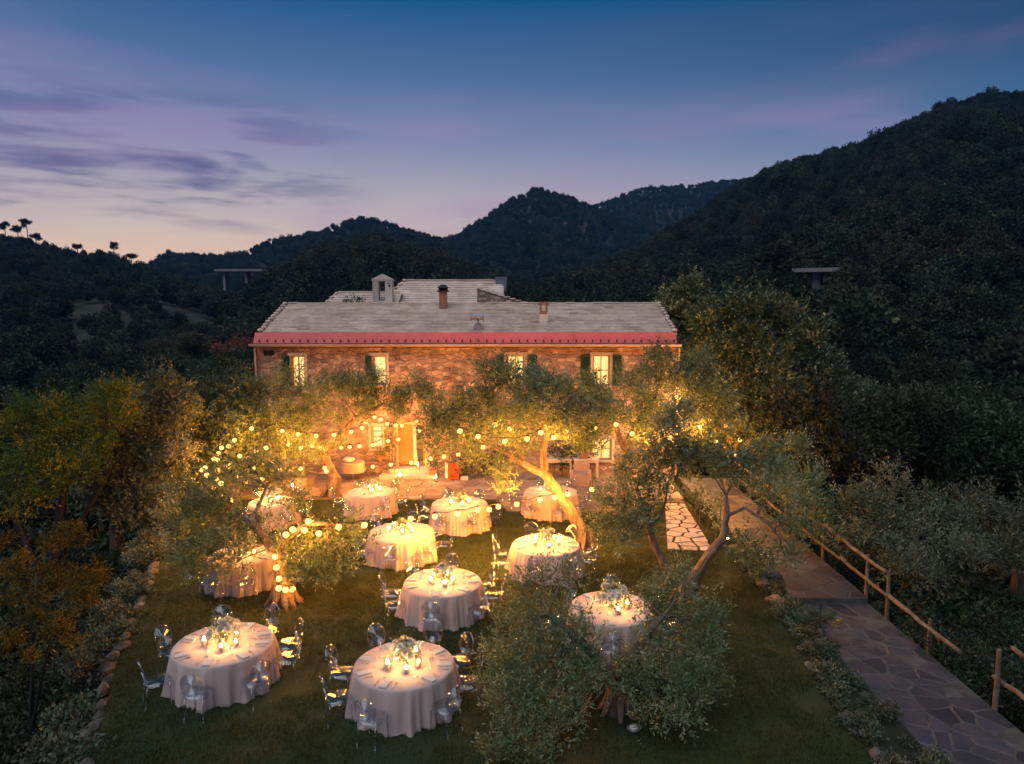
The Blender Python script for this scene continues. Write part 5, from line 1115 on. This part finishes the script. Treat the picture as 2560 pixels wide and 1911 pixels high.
# ------------------------------------------------------------------ things on the terrace
def box_obj(name, parts, m, label, cat, loc, rz=0.0, group=None):
    o = empty(name, loc, rz); tag(o, label, cat, group)
    for nm, mb, mm in parts: mb.build(nm, M[mm], o)
    return o
box_obj('cabinet', [('body', MB().box((0, 0, .36), (.46, .44, .68)), 'orange'), ('drawer', MB().box((-.236, 0, .19), (.02, .40, .29)), 'white'), ('drawer', MB().box((-.236, 0, .52), (.02, .40, .29)), 'white'), ('top', MB().box((0, 0, .715), (.48, .46, .03)), 'wood')], None, 'small orange-red cabinet with pale drawers right of the doorway', 'cabinet', (-2.48, 28.75, .035), R(20))
box_obj('paving_block', [('block', MB().box((0, 0, .06), (.30, .22, .12)).box((0, 0, .125), (.27, .19, .012)), 'white')], None, 'pale stone block lying beside the orange cabinet', 'block', (-1.95, 28.55, .035))
def console(loc, rz, label):
    return box_obj('console_table', [('top', MB().box((0, 0, .80), (1.05, .42, .06)), 'white'), ('apron', MB().box((0, 0, .72), (.96, .36, .10)), 'white')] + [('leg', MB().box((sx * .48, sy * .17, .385), (.055, .055, .77)), 'white') for sx in (-1, 1) for sy in (-1, 1)] + [('back_panel', MB().box((0, .19, .93), (.98, .03, .20)), 'plaster')], None, label, 'table', loc, rz, 'white console tables against the house wall')
console((1.95, 28.9, .035), R(0), 'white console table against the wall behind the forked olive trunk'); console((3.05, 28.85, .035), R(4), 'white console table right of the forked olive trunk')
box_obj('covered_armchair', [('seat', MB().box((0, 0, .24), (.62, .60, .46)), 'fabric'), ('backrest', MB().box((0, .24, .62), (.62, .14, .42)).box((0, .235, .84), (.56, .12, .05)), 'fabric'), ('arm', MB().box((-.33, 0, .42), (.10, .58, .30)), 'fabric'), ('arm', MB().box((.33, 0, .42), (.10, .58, .30)), 'fabric')], None, 'pale covered armchair in front of the right console table', 'armchair', (2.75, 27.7, .035), R(-12))
box_obj('bar_table', [('tabletop', MB().lathe([(.01, .75), (.46, .75), (.46, .72), (.01, .72)], 24), 'wood'), ('tablecloth', MB().lathe([(.01, .756), (.46, .756), (.48, .73), (.50, .50), (.515, .36), (.505, .36)], 32), 'fabric'), ('leg', MB().tube([(0, 0, .72), (0, 0, .04), (0, 0, 0)], [.04, .04, .20], 10), 'metal')], None, 'small high round table with a short cloth left of the door', 'table', (-6.55, 28.6, .035))
bp_ = tag(MB().blob((0, 0, .10), (.24, .20, .11), 3, 2, .12).build('linen_bundle', M['white'], None, (-6.68, 28.5, .79)), 'bundle of white linen on the small round table by the door', 'linen')
box_obj('side_table', [('top', MB().box((0, 0, .62), (.95, .36, .04)), 'wood')] + [('leg', MB().box((sx * .42, sy * .14, .30), (.045, .045, .60)), 'wood') for sx in (-1, 1) for sy in (-1, 1)], None, 'low wooden side table under the lit lower window', 'table', (-5.55, 29.1, .035))
def pot_plant(loc, label, m, s=1.0):
    o = empty('potted_plant', loc); tag(o, label, 'plant', 'potted plants near the door'); MB().lathe([(.01, 0), (.11 * s, 0), (.16 * s, .26 * s), (.175 * s, .26 * s), (.175 * s, .30 * s), (.14 * s, .30 * s), (.13 * s, .25 * s), (.01, .25 * s)], 16).build('pot', M['terracotta'], o)
    q, t = cloud([(0, 0, .48 * s, .2 * s), (.08 * s, .04, .62 * s, .15 * s), (-.06, 0, .42 * s, .16 * s)], 900, .2, 5, .07, .03, .5, .3, .2, .9, .6, int(abs(loc[0]) * 10 + 99)); link('foliage', quads_mesh('foliage', q, t), M[m], o)
pot_plant((-3.28, 28.95, .035), 'terracotta pot with a leafy plant at the right of the door steps', 'ivy', 1.1)
pot_plant((-5.5, 29.08, .68), 'small potted plant standing on the side table under the window', 'mimosa', .7)
pot_plant((3.0, 28.8, .87), 'potted plant standing on the right-hand console table', 'olive', .75)
pot_plant((-8.9, 21.6, .0), 'terracotta urn with a plant left of the small flower table', 'redleaf', 1.3)
bn = box_obj('garden_wall', [('wall', MB().box((0, 0, .19), (2.0, .40, .36)), 'mortar'), ('coping', MB().box((0, 0, .395), (2.1, .48, .05)), 'terrace')], None, 'low rendered garden wall at the left end of the terrace', 'wall', (-8.9, 27.6, .0), R(-6))
# lanterns standing on the terrace and by the steps
LSHADE = lathe_mesh('glass_shade', [(.08, .01), (.085, .28), (.08, .28), (.075, .015)], 'glass', 12)
def terrace_lantern(loc, label):
    o = empty('candle_lantern', loc); tag(o, label, 'candle', 'candle lanterns on the terrace'); link('glass_shade', LSHADE, None, o); c = link('candle', WAXM, None, o); f = link('flame', FLM, None, o); c.scale = f.scale = (1.4,) * 3
terrace_lantern((-4.62, 28.62, .04), 'lit glass candle lantern at the foot of the left door step'); terrace_lantern((-3.95, 29.2, .345), 'lit glass candle lantern standing on the upper door step'); terrace_lantern((-8.55, 27.0, .035), 'white glass lantern on the left terrace paving'); terrace_lantern((-3.1, 28.3, .04), 'lit glass candle lantern in front of the potted plant')
# garden lamps: a lit wall lantern at the right corner, a lit bed spotlight, an unlit ground light
wl = empty('wall_lantern', (6.98, 29.1, 2.3)); tag(wl, 'lit wall lantern at the right corner of the farmhouse, behind the leaves', 'lamp')
MB().tube([(-.05, .45, .1), (0, .2, .18), (0, 0, .16)], .015, 6).build('bracket', M['dark'], wl); MB().lathe([(.02, .14), (.10, .08), (.02, .02)], 8).build('cap', M['dark'], wl); MB().lathe([(.01, .03), (.075, .01), (.065, -.16), (.01, -.17)], 10).build('lamp_glass', M['lamp_glass'], wl)
ll_ = bpy.data.lights.new('lantern_light', 'POINT'); ll_.energy = 1300; ll_.color = (1.0, .50, .15); ll_.shadow_soft_size = .21; lo_ = bpy.data.objects.new('lantern_light', ll_); COL.objects.link(lo_); lo_.parent = wl; lo_.location = (0, 0, -.06)
sl = empty('garden_spotlight', (6.5, 20.75, 0)); tag(sl, 'small lit garden spotlight in the bed by the V-shaped olive', 'lamp')
MB().tube([(0, 0, -.1), (0, 0, .16)], .012, 6).build('spike', M['dark'], sl); MB().lathe([(.02, .15), (.05, .16), (.055, .22), (.05, .22)], 10).build('housing', M['dark'], sl); MB().lathe([(.001, .222), (.048, .218)], 10).build('lens', emit('spot_lens', (1.0, .62, .25), 45), sl)
gl = empty('ground_light', (2.09, 11.45, 0)); tag(gl, 'unlit round ground light in the grass below the front olive', 'lamp')
MB().lathe([(.115, .02), (.12, .045), (.09, .06), (.075, .05)], 20).build('rim', M['metal'], gl); MB().lathe([(.001, .072), (.05, .062), (.076, .048)], 16, tone=.5).build('lens', M['white'], gl); MB().lathe([(.05, -.05), (.115, .02)], 16).build('housing', M['dark'], gl)

# ------------------------------------------------------------------ rail fence along the right-hand path
fe = empty('rail_fence', (8.75, 16, 0)); tag(fe, 'rustic fence of peeled poles along the right side of the stone path', 'fence'); FO = fe.location
def rail(pts, r):
    P = [Vector(p) - FO for p in pts]; Q = []
    for i in range(len(P) - 1):
        for k in range(4): Q.append(P[i].lerp(P[i + 1], k / 4) + Vector((random.uniform(-.02, .02), 0, random.uniform(-.02, .02))))
    Q.append(P[-1]); n = len(Q); MB().tube(Q, [r * (1 - .25 * i / n) for i in range(n)], 8, rough=.10).build('rail', M['wood'], fe)
for i, (y0, y1) in enumerate([(29, 25.8), (25.9, 22.4), (22.5, 19.6), (19.7, 16.1)]):
    rail([(8.85, y0, 1.02 - .03 * (i % 2)), (8.85, (y0 + y1) / 2, .97), (8.82, y1, 1.0)], .052)
for i, (y0, y1) in enumerate([(29, 25.5), (25.6, 21.6), (21.7, 18.4), (18.5, 16.0), (16.1, 13.3)]):
    rail([(8.88, y0, .45), (8.86, (y0 + y1) / 2, .42), (8.84, y1, .44 if y0 > 17 else .46)], .05)
rail([(9.0, 12.55, .38), (9.02, 11.4, .40), (9.03, 10.4, .36)], .045); rail([(9.28, 12.5, .95), (9.25, 11.3, 1.0), (9.22, 10.2, .98)], .045)
for y_, h in [(28.6, 1.05), (25.8, 1.06), (22.4, 1.05), (19.6, 1.04), (17.1, 1.05), (16.1, 1.02), (14.4, .62), (12.3, 1.02), (10.3, 1.05)]:
    MB().tube([(.14, y_ - 16, -.6), (.14, y_ - 16, h * .5), (.13, y_ - 16, h)], [.05, .045, .04], 8, rough=.08).build('post', M['wood'], fe)
# ------------------------------------------------------------------ haze
if HAZE_DENSITY > 0:
    hm = new_mat('haze_air'); pv = N('ShaderNodeVolumePrincipled'); pv.inputs['Color'].default_value = (.14, .46, 1.0, 1); pv.inputs['Density'].default_value = HAZE_DENSITY; pv.inputs['Anisotropy'].default_value = 0.1; out(None, pv.outputs[0])
    hz = MB().box((0, 790, 135), (3400, 1760, 330)).build('haze', hm); tag(hz, kind='stuff')
